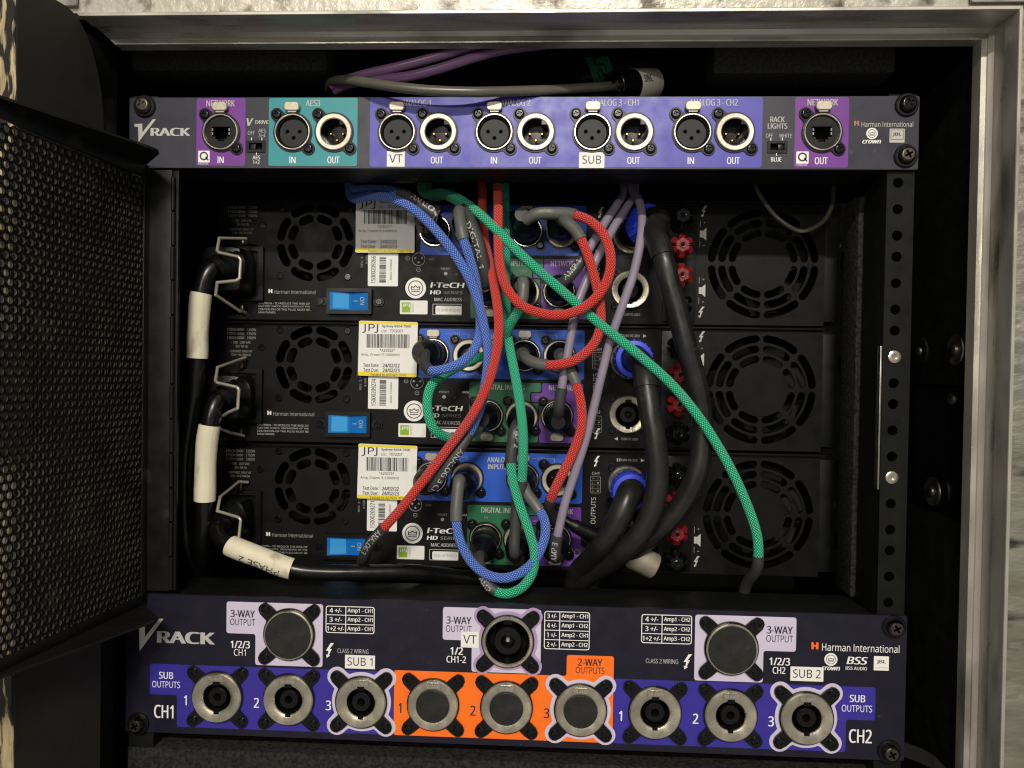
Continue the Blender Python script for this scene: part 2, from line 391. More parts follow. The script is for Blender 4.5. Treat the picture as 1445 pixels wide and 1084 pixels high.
def ether_socket(flip=False):
    def f(parent, loc):
        s = -1 if flip else 1
        o, e = d_flange(parent, loc, 'network_socket', flip)
        MB().lathe([(11.2,.8),(11.2,1.8),(10.9,2.1),(10.4,2.1),(10.1,1.7),(10.1,-1)], n=40, cap0=False, cap1=False).build('ring', 'nickel_bright', o, loc)
        jack = [(-5.8,3.6),(5.8,3.6),(5.8,-2.6),(3.6,-2.6),(3.6,-4.2),(2,-4.2),(2,-5.6),(-2,-5.6),(-2,-4.2),(-3.6,-4.2),(-3.6,-2.6),(-5.8,-2.6)]
        sheet('insert', circ(0,0,10,36), [[(x,s*z) for x, z in jack]], -.4, 3, 'black_plastic', o, loc)
        MB().box(-7,7,9,9.5,-7,5).box(-7,-6,2.6,9,-6,4).box(6,7,2.6,9,-6,4).build('jack_cavity', 'black_hole', o, loc)
        for x in (-5.3, 5.3):
            for z in (1.6, -.8): MB().box(x-.35,x+.35,-.9,2,s*z-.8,s*z+.8).build('contact_spring', 'nickel_bright', o, loc)
        latch_tab(o, loc, flip)
        for x, z in e: inst('sub_screw', sub_screw('black_gloss', 2.9, 1.5), o, Vector(loc)+Vector((x,-.9,z)))
        return o
    return f
SE = [(-15.4,15.2),(15.4,15.2),(-15.4,-15.2),(15.4,-15.2)]
def speakon_ring(o, loc, mname='nickel_satin', R=15.7, rin=8.8):
    MB().lathe([(R,.8),(R,2.4),(R-.7,3.1),(rin+2.6,3.0),(rin+.4,2.2),(rin,1.6)], n=48, cap0=False, cap1=False).build('ring', mname, o, loc)
def speakon_plate(o, loc):
    MB().prism([(x,z+12.6) for x, z in rrect(-5,-1.9,5,1.9,.4)], -3.5, -2.9, .15).build('name_plate', 'nickel_satin', o, loc)
    text(o, 'NL4MP', loc[0], loc[2]+12.6, 2.3, 8.6, loc[1]-3.58, 'ink_dim', .02)
def speakon(kind, small=False):
    def f(parent, loc):
        loc = Vector(loc)
        if not small:
            o = sheet({'blank':'blank_cover','capped':'capped_speaker_socket'}.get(kind,'speaker_socket'), star_outline(16.4, SE, 4.2), [circ(0,0,14.4,36)], -1.5, 1.9, 'black_gloss', parent, loc)
            for x, z in SE: inst('hexscrew', hexscrew(2.7, 1.3), o, loc+Vector((x,-1.5,z)))
        else:
            o = sheet('speaker_socket', star_outline(13.4, [(-11,-11.5),(-11,11.5)], 3.6), [circ(0,0,12.4,36)], -.9, 1.3, 'black_plastic', parent, loc)
            for x, z in [(-11,-11.5),(-11,11.5)]: inst('hexscrew', hexscrew(2.7, 1.3), o, loc+Vector((x,-.9,z)))
        if kind == 'nl4' or kind == 'capped':
            R = 13.6 if small else 15.7
            speakon_ring(o, loc, R=R)
            if kind == 'nl4':
                MB().lathe([(8.8,1.6),(8.75,-14),(0.01,-14)], n=32, cap0=False, cap1=False).build('well', 'black_hole', o, loc)
                MB().lathe([(6.0,-14),(6.0,.6),(5.5,1.1),(2.6,1.1),(2.2,.4),(2.2,-8)], n=28, cap0=False).build('insert', 'black_plastic', o, loc)
                MB().box(-2.1,2.1,-2.85,1,8.0,10.6).box(-1.6,1.6,-2.75,1,-10.2,-8.0).build('key_slot', 'black_hole', o, loc)
                if not small: speakon_plate(o, loc)
            else:
                MB().lathe([(10.2,2.2),(10.2,3.6),(9.7,4.0)], n=36).build('dust_cap', 'grey_cap', o, loc); speakon_plate(o, loc)
        elif kind == 'nl8':
            MB().lathe([(15.7,.8),(15.7,2.6),(15.0,3.3),(14.0,3.2),(13.4,2.4)], n=48, cap0=False, cap1=False).build('ring', 'nickel_satin', o, loc)
            MB().lathe([(13.4,2.4),(13.3,-14),(.01,-14)], n=36, cap0=False, cap1=False).box(-2.6,2.6,-1.5,12,10.6,13.2).box(-1.5,1.5,-1.5,12,-13.2,-10.6).build('well', 'black_hole', o, loc)
            MB().lathe([(8.6,-14),(8.6,.8),(8.0,1.4),(4.4,1.4),(4.0,.8),(4.0,-7)], n=36, cap0=False).build('insert', 'black_plastic', o, loc)
            MB().lathe([(1.3,-7),(1.3,-1),(.8,-.4)], n=14).build('centre_pin', 'nickel', o, loc)
        elif kind == 'blank':
            MB().lathe([(15.5,.8),(15.5,3.0),(15.0,3.4),(14.5,3.4),(14.5,2)], n=48, cap0=False, cap1=False).build('ring', 'nickel_satin', o, loc)
            MB().lathe([(14.5,3.0),(14.5,3.3),(14.0,3.8)], n=40).build('dust_cap', 'grey_cap', o, loc)
        return o
    return f
mat('grey_cap', srgb(36,36,35), .46, 0, .35, var=.2, vscale=160, rvar=.14, bump=.25, bscale=600, col2=srgb(66,64,60), c2scale=140, c2lo=.66, c2hi=.78)

def vrack(owner, x0, x1, z0, z1, tx0, tx1, tz0, tz1):
    V = [(0,.79),(.37,.81),(.385,.43),(.85,.995),(1,1),(.205,0),(.18,.67),(.02,.67)]
    pts = [(x0+u*(x1-x0), z0+v*(z1-z0)) for u, v in V]
    shape(owner, [pts[0],pts[1],pts[6],pts[7]], -.3, 'ink_grey'); shape(owner, [pts[1],pts[2],pts[5],pts[6]], -.3, 'ink_grey'); shape(owner, [pts[2],pts[3],pts[4],pts[5]], -.3, 'ink_grey')
    text(owner, 'RACK', (tx0+tx1)/2, (tz0+tz1)/2, tz1-tz0, tx1-tx0, m='ink_grey', bold=.045)
def crown_logo(owner, x, z, R, y, m='ink_white'):
    shape(owner, circ(x,z,R,44), y, m); y -= .1
    frame_print(owner, circ(x,z,R*.735,40), circ(x,z,R*.65,40), y, 'ink_black')
    k = R*.48
    c = [(-.96,.42),(-.40,.22),(0,.60),(.40,.22),(.96,.42),(.86,-.40),(-.86,-.40)]
    inner = [(-.74,.16),(-.40,.02),(0,.32),(.40,.02),(.74,.16),(.68,-.26),(-.68,-.26)]
    frame_print(owner, [(x+a*k,z+b*k) for a, b in c], [(x+a*k,z+b*k) for a, b in inner], y, 'ink_black')
    shape(owner, [(x-.86*k,z-.78*k),(x+.86*k,z-.78*k),(x+.86*k,z-.62*k),(x-.86*k,z-.62*k)], y, 'ink_black')
def bolt_sign(owner, x, z, h, y=-.3, m='ink_white'):
    P = [(.25,.5),(-.12,.02),(.05,.02),(-.2,-.5),(.12,-.08),(-.04,-.08),(.30,.5)]
    Q = [(.12,.5),(-.2,-.02),(-.02,-.02),(-.08,-.3),(-.18,-.26),(-.14,-.5),(.08,-.34),(0,-.3),(.2,.1),(.04,.1),(.34,.5)]
    me = curve_mesh([[(x+a*h,z+b*h) for a, b in Q]], 0); b = wloc(owner)
    emit(owner, m, [(q.co.x/S-b.x, y-b.y, q.co.y/S-b.z) for q in me.vertices], [tuple(p.vertices) for p in me.polygons]); bpy.data.meshes.remove(me)
def polyprint(owner, pts, y, m):
    me = curve_mesh([pts], 0); b = wloc(owner)
    emit(owner, m, [(q.co.x/S-b.x, y-b.y, q.co.y/S-b.z) for q in me.vertices], [tuple(p.vertices) for p in me.polygons]); bpy.data.meshes.remove(me)
def sticker(name, owner, x0, z0, x1, z1, y, m, r=.5, tilt=0.0):
    cx, cz = (x0+x1)/2, (z0+z1)/2
    pts = rotp(rrect(x0-cx, z0-cz, x1-cx, z1-cz, r, 3), tilt)
    return MB().prism(pts, -.08, 0).build(name, m, owner, (cx, y, cz), smooth=0)
def harman(owner, hx, hz, hs, x0, x1, z, h, y, mh, mt):
    shape(owner, [(hx-hs/2,hz-hs/2),(hx-hs*.16,hz-hs/2),(hx-hs*.16,hz+hs/2),(hx-hs/2,hz+hs/2)], y, mh)
    shape(owner, [(hx+hs*.16,hz-hs/2),(hx+hs/2,hz-hs/2),(hx+hs/2,hz+hs/2),(hx+hs*.16,hz+hs/2)], y, mh)
    shape(owner, [(hx-hs*.16,hz-hs*.12),(hx+hs*.16,hz-hs*.12),(hx+hs*.16,hz+hs*.12),(hx-hs*.16,hz+hs*.12)], y, mh)
    text(owner, 'Harman International', (x0+x1)/2, z, h, x1-x0, y, mt)

# ================================================================== the road case (setting the rack is built into)
case = thing('road_case', 'scuffed silver laminate road case with aluminium edging round the open black rack bay', 'road case', (0,-10,-90))
PROF = [(1.6,-46.5),(0.2,-46.5),(0,-46),(0,-34),(1.6,-33),(1.6,-22),(-.6,-20),(-.6,-18.5),(-3.4,-18.2),(-3.6,-10),(14,-10),(14,-36),(2.0,-36.5),(2.0,-46.3)]
XR, ZT = 269.5, 428.4
def extr(pts2, name):
    n = len(pts2)//2; mb = MB().add(pts2, [(i, (i+1)%n, n+(i+1)%n, n+i) for i in range(n)]+[tuple(range(n)), tuple(range(n,2*n))])
    return mb.build(name, 'aluminium', case, (0,0,0), smooth=20)
XL_ = 243.5
extr([(-(XL_+d), y, ZT+d) for d, y in PROF]+[(XR+d, y, ZT+d) for d, y in PROF], 'top_extrusion')
extr([(XR+d+.05, y, ZT+d-.05) for d, y in PROF]+[(XR+d+.05, y, -90) for d, y in PROF], 'side_extrusion')
MB().box(-272,-244.2,-46,-8,-90,423.5,1.2).build('hinge_post', 'case_black', case)
MB().box(-330,330,-44.8,-37,430.8,520,.6).build('laminate_panel', 'laminate', case)
MB().box(271.9,330,-44.8,-37,-90,430.4,.6).build('laminate_panel', 'laminate_scuffed', case)
MB().box(-330,-272.4,-44.8,-37,-90,430.4,.6).build('laminate_panel', 'laminate_scuffed', case)
def brace(sx):
    pts = [(243.5,431.6),(273.2,431.6),(273.2,402.5),(322,402.5),(322,512),(243.5,512)]
    if sx < 0: pts = [(244.5,433.5),(322,433.5),(322,512),(244.5,512)]
    me = curve_mesh([roundpoly([(sx*x, z) for x, z in pts][::sx], 1.6, 3)], 1.6)
    me.transform(Matrix(((1,0,0,0),(0,0,-1,-47.6*S),(0,1,0,0),(0,0,0,1)))); me.materials.clear()
    o = link('corner_brace', me, 'brace_steel', case)
    for x, z in ((262,452),(262,490),(300,418)): inst('brace_rivet', lambda p, l: MB().lathe([(4,0),(3.6,1.2),(2,2)], n=18).build('rivet','steel',p,l), o, (sx*x,-48.4,z))
brace(1); brace(-1)
MB().box(273.5,283,-9.6,460,-90,442).build('side_wall', 'case_black', case)
MB().box(-283,-273.5,-9.6,460,-90,442).build('side_wall', 'case_black', case)
MB().box(-283,283,-9.6,460,442.5,452).build('ceiling', 'case_black', case)
MB().box(-283,283,460.5,470,-90,452).build('back_wall', 'case_black', case)
MB().box(-330,330,-46,470,-100,-90.5).build('base', 'case_black', case)
# lining boards on the right wall with tee-nut washers
MB().box(268.2,273.2,-6,200,228,424,.6).build('lining_board', 'case_black', case)
MB().box(268.2,273.2,-6,200,-88,146,.6).build('lining_board', 'case_black', case)
MB().box(270.6,273.2,-6,120,150,226,.4).build('lining_board', 'wood_dim_black', case) if 'wood_dim_black' in MATS else MB().box(270.6,273.2,-6,120,150,226,.4).build('lining_board', 'black_gloss', case)
for px, py, X, r in ((1350,494,268.0,9.2),(1300,496,268.0,9.2),(1317,694,268.0,9.2)):
    p = at_x(px, py, X)
    o = MB().lathe([(r,0),(r,.9),(r-.5,1.3)], (0,0,0), 32, (-1,0,0)).build('washer', 'black_steel' if px == 1300 else 'steel', case, p)
    MB().lathe([(3.4,1.3),(3.2,2.4),(2.0,3.2)], (0,0,0), 18, (-1,0,0)).build('bolt_head', 'dark_steel', o, p)
p = at_x(1343, 563, 270.4)
o = MB().lathe([(3.6,0),(3.6,1.0),(2.6,1.5),(1.6,1.2)], (0,0,0), 20, (-1,0,0)).build('tee_nut', 'steel', case, p)
# foam pads above the patch panel and carpeted sill below
for x0, x1, px, py in ((-252,-123,300,100),(124,236,1120,103)):
    q = at(px, py, 20)
    MB().box(x0, x1, 20, 45, q.z, 442, 2).build('foam_pad', 'foam', case)
MB().box(-242,236,3,40,-90,-11,1.5).build('carpeted_sill', 'carpet', case)
# bent steel gusset at the foot of the right rail
gp = [at(1272,1046,6), at(1300,1056,4), at(1318,1066,3), at(1345,1095,0)]
mb = MB()
for i in range(3):
    a, b = gp[i], gp[i+1]; mb.add([a+Vector((0,0,-9)), a, b, b+Vector((0,0,-9)), a+Vector((0,3,-9)), a+Vector((0,3,0)), b+Vector((0,3,0)), b+Vector((0,3,-9))], [(0,1,2,3),(4,7,6,5),(1,5,6,2),(0,3,7,4),(0,4,5,1),(3,2,6,7)])
mb.build('gusset', 'black_gloss', case)

# ================================================================== rack rails
def rack_rail(sx, label):
    t = thing('rack_rail', label, 'rack rail', (sx*232, 3, -11), 'rack rails')
    holes = []
    for u in range(9):
        for dz in (6.35, 22.225, 38.1):
            z = u*44.45+dz
            if u == 5 and dz == 22.225 or u == 3 and dz == 38.1: continue
            holes.append(circ(sx*231.5, z, 3.1, 16))
    sheet('front_flange', [(sx*224.8,-11),(sx*241,-11),(sx*241,402),(sx*224.8,402)][::sx], holes, 3.2, 2.2, 'black_steel', t)
    MB().box(*sorted((sx*224.8,sx*227)),5.6,34,-11,402,.3).build('side_flange', 'black_steel', t)
    for z in (244.5, 171.5):
        MB().lathe([(4.0,0),(3.8,.9),(2.4,1.5),(1.4,1.3),(1.2,.2)], n=24).build('rivet', 'label_white' if False else 'nickel_bright', t, (sx*231.5, 3.2, z))
    return t
rr = rack_rail(1, 'black punched steel rack rail with two silver rivets between the two patch panels')
MB().box(223.4,224.5,3.4,8,164,251,.3).build('edge_strip', 'steel', rr)
rack_rail(-1, 'black punched steel rack rail behind the hinge of the perforated door')
# carpet covered block and slotted bracket between rail and amplifiers
cb = MB().box(222.0, 238.0, 36, 60, 88.5, 349, 1.2).build('carpeted_block', 'carpet')
cb['label'] = 'black carpet covered upright block behind the punched rack rail'; cb['category'] = 'block'
bk = thing('support_bracket', 'black slotted steel bracket holding the ears of the stacked amplifiers', 'bracket', (228,88,90))
sheet('bracket_plate', [(217.5,90),(252,90),(252,357),(217.5,357)], [[(x+236,z+zz) for x, z in rrect(-3.2,-7,3.2,7,3.1,4)] for zz in (315,240,165,112)], 92, 2.5, 'black_steel', bk)
for px, py in ((1170,535),(1168,715),(1176,345),(1168,570)):
    q = at(px, py, 86)
    MB().lathe([(5.2,0),(5.2,3.4),(4.4,4.2)], n=6).lathe([(6.6,-2),(6.6,.0)], n=24).build('hex_bolt', 'dark_steel', bk, (q.x, 89.8, q.z))

# ================================================================== upper patch panel (one rack unit)
HALF = 241.3
tp = thing('signal_patchbay', 'dark grey one-unit patch panel with a row of round signal sockets above the amplifiers', 'patch panel', (0,0,356.2))
fem = [-137.3, -72.1, -12.3, 47.4, 107.4]; mal = [-111.4, -46.6, 13.0, 72.7, 132.8]; eth = [-182.6, 184.5]; ZC = 378.2
holes = [circ(x, ZC, 11.6, 28) for x in fem+mal+eth] + [[(x+a, 369.7+b) for a, b in rrect(-4.8,-2.6,4.8,2.6,.3,2)] for x in (-160.6, 158.3)]
fp = sheet('faceplate', rrect(-HALF,356.3,HALF,399.9,1.2), holes, 0, 2.6, 'panel_paint', tp)
MB().box(-222,222,2.8,40,357.4,358.8).box(-222,222,2.8,40,397.4,398.8).box(-222,222,38.6,40,358.8,397.4).box(-222,-220.6,2.8,38.6,358.8,397.4).box(220.6,222,2.8,38.6,358.8,397.4).build('tray', 'black_steel', tp)
for a in (('print_purple', rrect(-198.4,357.6,-167.4,399.5,1.6)), ('print_teal', rrect(-152.6,357.6,-97.0,399.5,1.6)), ('print_blue', rrect(-89.2,357.2,149.3,399.6,1.6)), ('print_purple', rrect(168.5,357.3,200.2,399.4,1.6))):
    m, pts = a
    # the print stops at the socket cut-outs
    xs = [x for x in fem+mal+eth if pts[0][0]-30 < x < pts[0][0]+400 and min(p[0] for p in pts) < x < max(p[0] for p in pts)]
    me = curve_mesh([pts]+[circ(x, ZC, 11.6, 28) for x in xs], 0); b = wloc(tp)
    emit(tp, m, [(v.co.x/S-b.x, -.12-b.y, v.co.y/S-b.z) for v in me.vertices], [tuple(p.vertices) for p in me.polygons]); bpy.data.meshes.remove(me)
for x in fem: inst('xf', xlr_female(), tp, (x, 0, ZC))
for x in mal: inst('xm', xlr_male(), tp, (x, 0, ZC))
for x in eth: inst('eth', ether_socket(), tp, (x, 0, ZC))
for x, tz in ((-137.4,'IN'),(-111.7,'OUT'),(-182.8,'IN'),(-47.4,'OUT'),(-12.3,'IN'),(12.9,'OUT'),(72.6,'OUT'),(107,'IN'),(132.4,'OUT'),(184.4,'OUT')):
    text(tp, tz, x, 361.3, 4.2, 3.9 if tz == 'IN' else 7.6, bold=.02)
for x, s_, wd in ((-183.1,'NETWORK',18),(-124.9,'AES3',9.2),(-60.6,'ANALOG 1',17.8),(.3,'ANALOG 2',18),(60.6,'ANALOG 3 - CH1',29),(119.9,'ANALOG 3 - CH2',29),(184.6,'NETWORK',18)):
    text(tp, s_, x, 396.2, 3.9, wd, m='ink_grey', bold=.02)
vrack(tp, -238.1, -224.2, 372.2, 386.4, -227.6, -202.2, 376.0, 381.0)
text(tp, 'DRIVE', -156.8, 384.6, 2.4, 8.4, bold=.03, m='ink_grey'); text(tp, 'V', -164.4, 384.6, 4.8, 4.4, bold=.03, m='ink_grey', shear=.2)
text(tp, 'OFF', -163.6, 377.9, 2.5, 4.2, m='ink_grey'); text(tp, 'AES', -156.8, 379.3, 2.3, 4.6, m='ink_grey'); text(tp, '3+4', -156.8, 376.4, 2.3, 4.4, m='ink_grey')
text(tp, 'AES', -160.2, 362.7, 2.3, 4.8, bold=.01); text(tp, '1+2', -160.2, 359.8, 2.3, 4.2, bold=.01)
for x in (-163.4,-156.8): shape(tp, [(x-.25,373.4),(x+.25,373.4),(x+.25,375.0),(x-.25,375.0)])
shape(tp, [(-160.4,364.4),(-159.9,364.4),(-159.9,366.0),(-160.4,366.0)])
text(tp, 'RACK', 158.1, 386.0, 3.3, 8.6, m='ink_grey', bold=.02); text(tp, 'LIGHTS', 158.2, 382.1, 3.3, 11.6, m='ink_grey', bold=.02)
text(tp, 'OFF', 153.5, 376.3, 2.4, 4.2, m='ink_grey'); text(tp, 'WHITE', 163.0, 376.3, 2.4, 7.4, m='ink_grey'); text(tp, 'BLUE', 157.8, 362.1, 2.6, 6.2, bold=.02)
for x in (154.4,161.2): shape(tp, [(x-.25,373.4),(x+.25,373.4),(x+.25,375.0),(x-.25,375.0)])
shape(tp, [(157.7,364.2),(158.2,364.2),(158.2,366.0),(157.7,366.0)])
for x, k in ((-160.6,-2.2),(158.3,2.4)):
    o = sheet('slide_switch', rrect(x-6,365.9,x+6,373.2,.5), [rrect(x-4.2,367.5,x+4.2,371.6,.2,2)], -.7, .9, 'black_plastic', tp)
    MB().box(x-4.6,x+4.6,3,3.5,367,372).build('switch_well', 'black_hole', o)
    MB().box(x+k-1.7,x+k+1.7,.2,3,367.9,371.2,.3).build('slider', 'black_plastic', o)
for x0 in (-197.1, 169.7):
    shape(tp, rrect(x0,359.6,x0+7.3,366.9,.4,2), -.22)
    frame_print(tp, circ(x0+3.6,363.6,2.7,28), circ(x0+3.6,363.6,1.75,28), -.3, 'ink_navy')
    shape(tp, [(x0+4.3,362.6),(x0+5.0,363.2),(x0+6.8,361.2),(x0+6.1,360.7)], -.3, 'ink_navy'); text(tp, 'HiQnet', x0+3.4, 358.7, 1.3, 6.4, m='ink_white')
harman(tp, 204.7, 383.7, 2.9, 207.6, 237.8, 383.1, 3.2, -.3, 'ink_rust', 'ink_grey')
crown_logo(tp, 213.9, 377.6, 3.4, -.3); text(tp, 'crown', 213.8, 372.7, 2.1, 11.0, bold=.03, shear=.25)
shape(tp, rrect(224.2,372.2,233,380.5,.3,2), -.22, 'ink_grey'); frame_print(tp, rrect(224.9,374.0,232.3,379.9,.2,2), rrect(225.15,374.25,232.05,379.65,.2,2), -.3, 'ink_black'); text(tp, 'JBL', 228.5, 377.0, 2.3, 5.2, m='ink_black', bold=.025)
for s_, x0, z0, x1, z1 in (('VT',-78.4,357.2,-67.3,366.7),('SUB',39.6,356.7,55.0,366.2)):
    st = sticker('label_sticker', tp, x0, z0, x1, z1, -.3, 'label_white', .2)
    text(st, s_, (x0+x1)/2, (z0+z1)/2+.3, 5.0, (x1-x0)*.74, -.5, 'ink_black')
for x, z, m in ((-231.2,394.3,'dark_steel'),(233.6,394.5,'black_gloss'),(233.6,364.2,'dark_steel')):
    o = inst('rs'+m, lambda p, l, m=m: MB().lathe([(6.9,0),(6.9,1.1),(6.4,1.6)], n=30).build('rack_screw', 'black_plastic', p, l), tp, (x, -.05, z))
    inst('rh'+m, sub_screw(m, 5.0, 3.4, .5), o, (x, -1.6, z))

# ================================================================== lower patch panel (two rack units)
bp_ = thing('output_panel', 'dark navy two-unit output panel with speaker sockets on blue and orange fields', 'output panel', (0,0,0.4))
row = [-181.7,-136.1,-90.3,-45.2,0.4,46.0,91.4,137.0,182.5]; ZR = 24.8
big = [-136.2, .6, 136.8]; ZB = 65.8
holes = [circ(x, ZR, 14.8, 30) for x in row]+[circ(x, ZB, 14.8, 30) for x in big]
sheet('faceplate', rrect(-HALF,.4,HALF,88.5,1.2), holes, 0, 2.8, 'panel_paint_dark', bp_)
MB().box(-224,224,3.0,46,80,86.6,.6).build('tray_top', 'black_steel', bp_)
MB().box(-224,224,150,152,2,80).build('tray_back', 'case_black', bp_)
def cutprint(owner, pts, m, y, cuts):
    me = curve_mesh([pts]+cuts, 0); b = wloc(owner)
    emit(owner, m, [(v.co.x/S-b.x, y-b.y, v.co.y/S-b.z) for v in me.vertices], [tuple(p.vertices) for p in me.polygons]); bpy.data.meshes.remove(me)
cc = lambda xs, z: [circ(x, z, 14.8, 30) for x in xs]
cutprint(bp_, roundpoly([(-225.6,44.2),(-225.6,24.7),(-208.0,24.7),(-208.0,4.6),(-70.3,4.6),(-70.3,44.2)],1.6), 'print_deep_blue', -.12, cc(row[:3],ZR))
cutprint(bp_, roundpoly([(-69.9,45.3),(-69.9,4.6),(66.0,4.6),(66.0,58.3),(37.1,58.3),(37.1,45.3)],1.6), 'print_orange', -.12, cc(row[3:6],ZR))
cutprint(bp_, roundpoly([(66.4,44.6),(66.4,4.6),(206.5,4.6),(206.5,24.4),(223.6,24.4),(223.6,44.6)],1.6), 'print_deep_blue', -.12, cc(row[6:],ZR))
cutprint(bp_, roundpoly([(-176.6,85.1),(-176.6,65.1),(-158,65.1),(-158,45.6),(-115.2,45.6),(-115.2,85.1)],1.8), 'print_lilac', -.12, cc(big[:1],ZB))
cutprint(bp_, roundpoly([(-39.9,85.7),(-39.9,65.3),(-21.7,65.3),(-21.7,45.9),(21,45.9),(21,85.7)],1.8), 'print_lilac', -.12, cc(big[1:2],ZB))
cutprint(bp_, roundpoly([(114.9,85.6),(114.9,45.2),(156.3,45.2),(156.3,64.7),(175.7,64.7),(175.7,85.6)],1.8), 'print_lilac', -.12, cc(big[2:],ZB))
for x in (row[2], row[5], row[8]):
    cutprint(bp_, [(x+a, ZR+b) for a, b in star_outline(18.6, SE, 6.3, 120)], 'print_lilac', -.22, cc([x],ZR))
cutprint(bp_, [(big[1]+a, ZB+b) for a, b in star_outline(18.4, SE, 5.9, 120)], 'print_lilac_dark', -.22, cc([big[1]],ZB))
for i, x in enumerate(row):
    k = 'capped' if i in (3,4,5) else 'nl4'
    inst('sp'+k, speakon(k), bp_, (x, -.05, ZR))
    text(bp_, str(i%3+1), x-20.8, 21.7, 6.2, 3.4 if i%3 else 1.9, m='ink_navy' if i in (3,4,5) else 'ink_white', bold=.02)
inst('spblank', speakon('blank'), bp_, (big[0], -.05, ZB)); inst('spnl8', speakon('nl8'), bp_, (big[1], -.05, ZB)); inst('spblank', speakon('blank'), bp_, (big[2], -.05, ZB))
vrack(bp_, -236.3, -217.0, 52, 73, -221.2, -183.8, 57.6, 65.2)
for x in (-166.2, -29.9, 165.8):
    text(bp_, '3-WAY', x, 77.7, 4.6, 15.6, m='ink_navy', bold=.02); text(bp_, 'OUTPUT', x, 72.4, 4.2, 16, m='ink_navy')
text(bp_, '1/2/3', -167.6, 58.2, 4.6, 12.4, bold=.025); text(bp_, 'CH1', -167.8, 53.2, 4.2, 7.6)
text(bp_, '1/2', -31.0, 58.6, 4.6, 8.0, bold=.025); text(bp_, 'CH1-2', -31.2, 53.3, 4.2, 12.2, bold=.015)
text(bp_, '1/2/3', 166.1, 58.5, 4.6, 12.4, bold=.025); text(bp_, 'CH2', 165.8, 53.1, 4.2, 7.6, bold=.015)
text(bp_, 'SUB', -215.1, 37.1, 4.4, 9.2, bold=.02); text(bp_, 'OUTPUTS', -215.0, 31.3, 4.1, 18.0); text(bp_, 'CH1', -216.4, 14.0, 8.4, 12.6, bold=.02)
text(bp_, 'SUB', 212.9, 37.5, 4.4, 9.2, bold=.02); text(bp_, 'OUTPUTS', 212.7, 31.4, 4.1, 18.0); text(bp_, 'CH2', 215.1, 14.6, 8.4, 13.6, bold=.02)
text(bp_, '2-WAY', 51.5, 54.2, 4.4, 15, m='ink_navy', bold=.02); text(bp_, 'OUTPUTS', 51.5, 49.2, 4.0, 17.6, m='ink_navy')
def table(x0, z0, x1, z1, rows_, split):
    frame_print(bp_, rrect(x0,z0,x1,z1,1.8), rrect(x0+.5,z0+.5,x1-.5,z1-.5,1.4)); xs = x0+(x1-x0)*split; n = len(rows_)
    shape(bp_, [(xs-.25,z0+.4),(xs+.25,z0+.4),(xs+.25,z1-.4),(xs-.25,z1-.4)], -.26)
    for i, (a, b) in enumerate(rows_):
        zc = z1-(z1-z0)*(i+.5)/n
        if i: zz = z1-(z1-z0)*i/n; shape(bp_, [(x0+.4,zz-.22),(x1-.4,zz-.22),(x1-.4,zz+.22),(x0+.4,zz+.22)], -.3)
        text(bp_, a, (x0+xs)/2, zc, 2.9, (xs-x0)*(.86 if '+2' in a else .62), -.34, bold=.02); text(bp_, b, (xs+x1)/2, zc-.1, 3.3, (x1-xs)*.88, -.34, bold=.02)
table(-113.4,67.4,-82.6,84.4,[('4 +/-','Amp1 - CH1'),('3 +/-','Amp2 - CH1'),('1+2 +/-','Amp3 - CH1')],.41)
table(22.9,61.6,50.9,85.1,[('3 +/-','Amp1 - CH1'),('4 +/-','Amp1 - CH2'),('1 +/-','Amp2 - CH1'),('2 +/-','Amp2 - CH2')],.34)
table(82.3,67.2,113.0,85.0,[('4 +/-','Amp1 - CH2'),('3 +/-','Amp2 - CH2'),('1+2 +/-','Amp3 - CH2')],.41)
bolt_sign(bp_, -111.2, 56.3, 9.4); bolt_sign(bp_, 110.2, 56.5, 9.4)
text(bp_, 'CLASS 2 WIRING', -96, 56.4, 2.9, 19.6, m='ink_grey'); text(bp_, 'CLASS 2 WIRING', 95.2, 56.4, 2.9, 19.6, m='ink_grey')
harman(bp_, 186.9, 68.8, 4.2, 191.2, 237, 68.3, 4.7, -.3, 'ink_orange', 'ink_white')
crown_logo(bp_, 196.6, 60.8, 3.9, -.3); text(bp_, 'crown', 196.6, 55.3, 2.2, 11, bold=.03, shear=.25)
text(bp_, 'BSS', 212.2, 60.6, 4.6, 12.6, bold=.03, shear=.2); text(bp_, 'BSS AUDIO', 211.8, 55.9, 2.1, 12.6, bold=.01)
shape(bp_, rrect(222.1,55,231,63.7,.3,2), -.22); shape(bp_, [(222.6,56.6),(230.5,56.6),(230.5,56.9),(222.6,56.9)], -.3, 'ink_grey'); text(bp_, 'JBL', 226.5, 60.2, 2.6, 5.6, m='ink_black', bold=.025)
for s_, x0, z0, x1, z1 in (('SUB 1',-100.9,45.5,-82.0,54.0),('VT',-28.5,61.0,-17.3,70.9),('SUB 2',172.6,47.1,192.3,55.8)):
    st = sticker('label_sticker', bp_, x0, z0, x1, z1, -.36, 'label_white', .2)
    text(st, s_, (x0+x1)/2, (z0+z1)/2+.2, 5.2, (x1-x0)*(.84 if len(s_) > 2 else .74), -.56, 'ink_black')
for x, z in ((-232.8,5.9),(233.4,81.9),(232.3,6.0)):
    o = inst('rsdark_steel', None, bp_, (x, -.05, z)); inst('rhdark_steel', None, o, (x, -1.6, z))

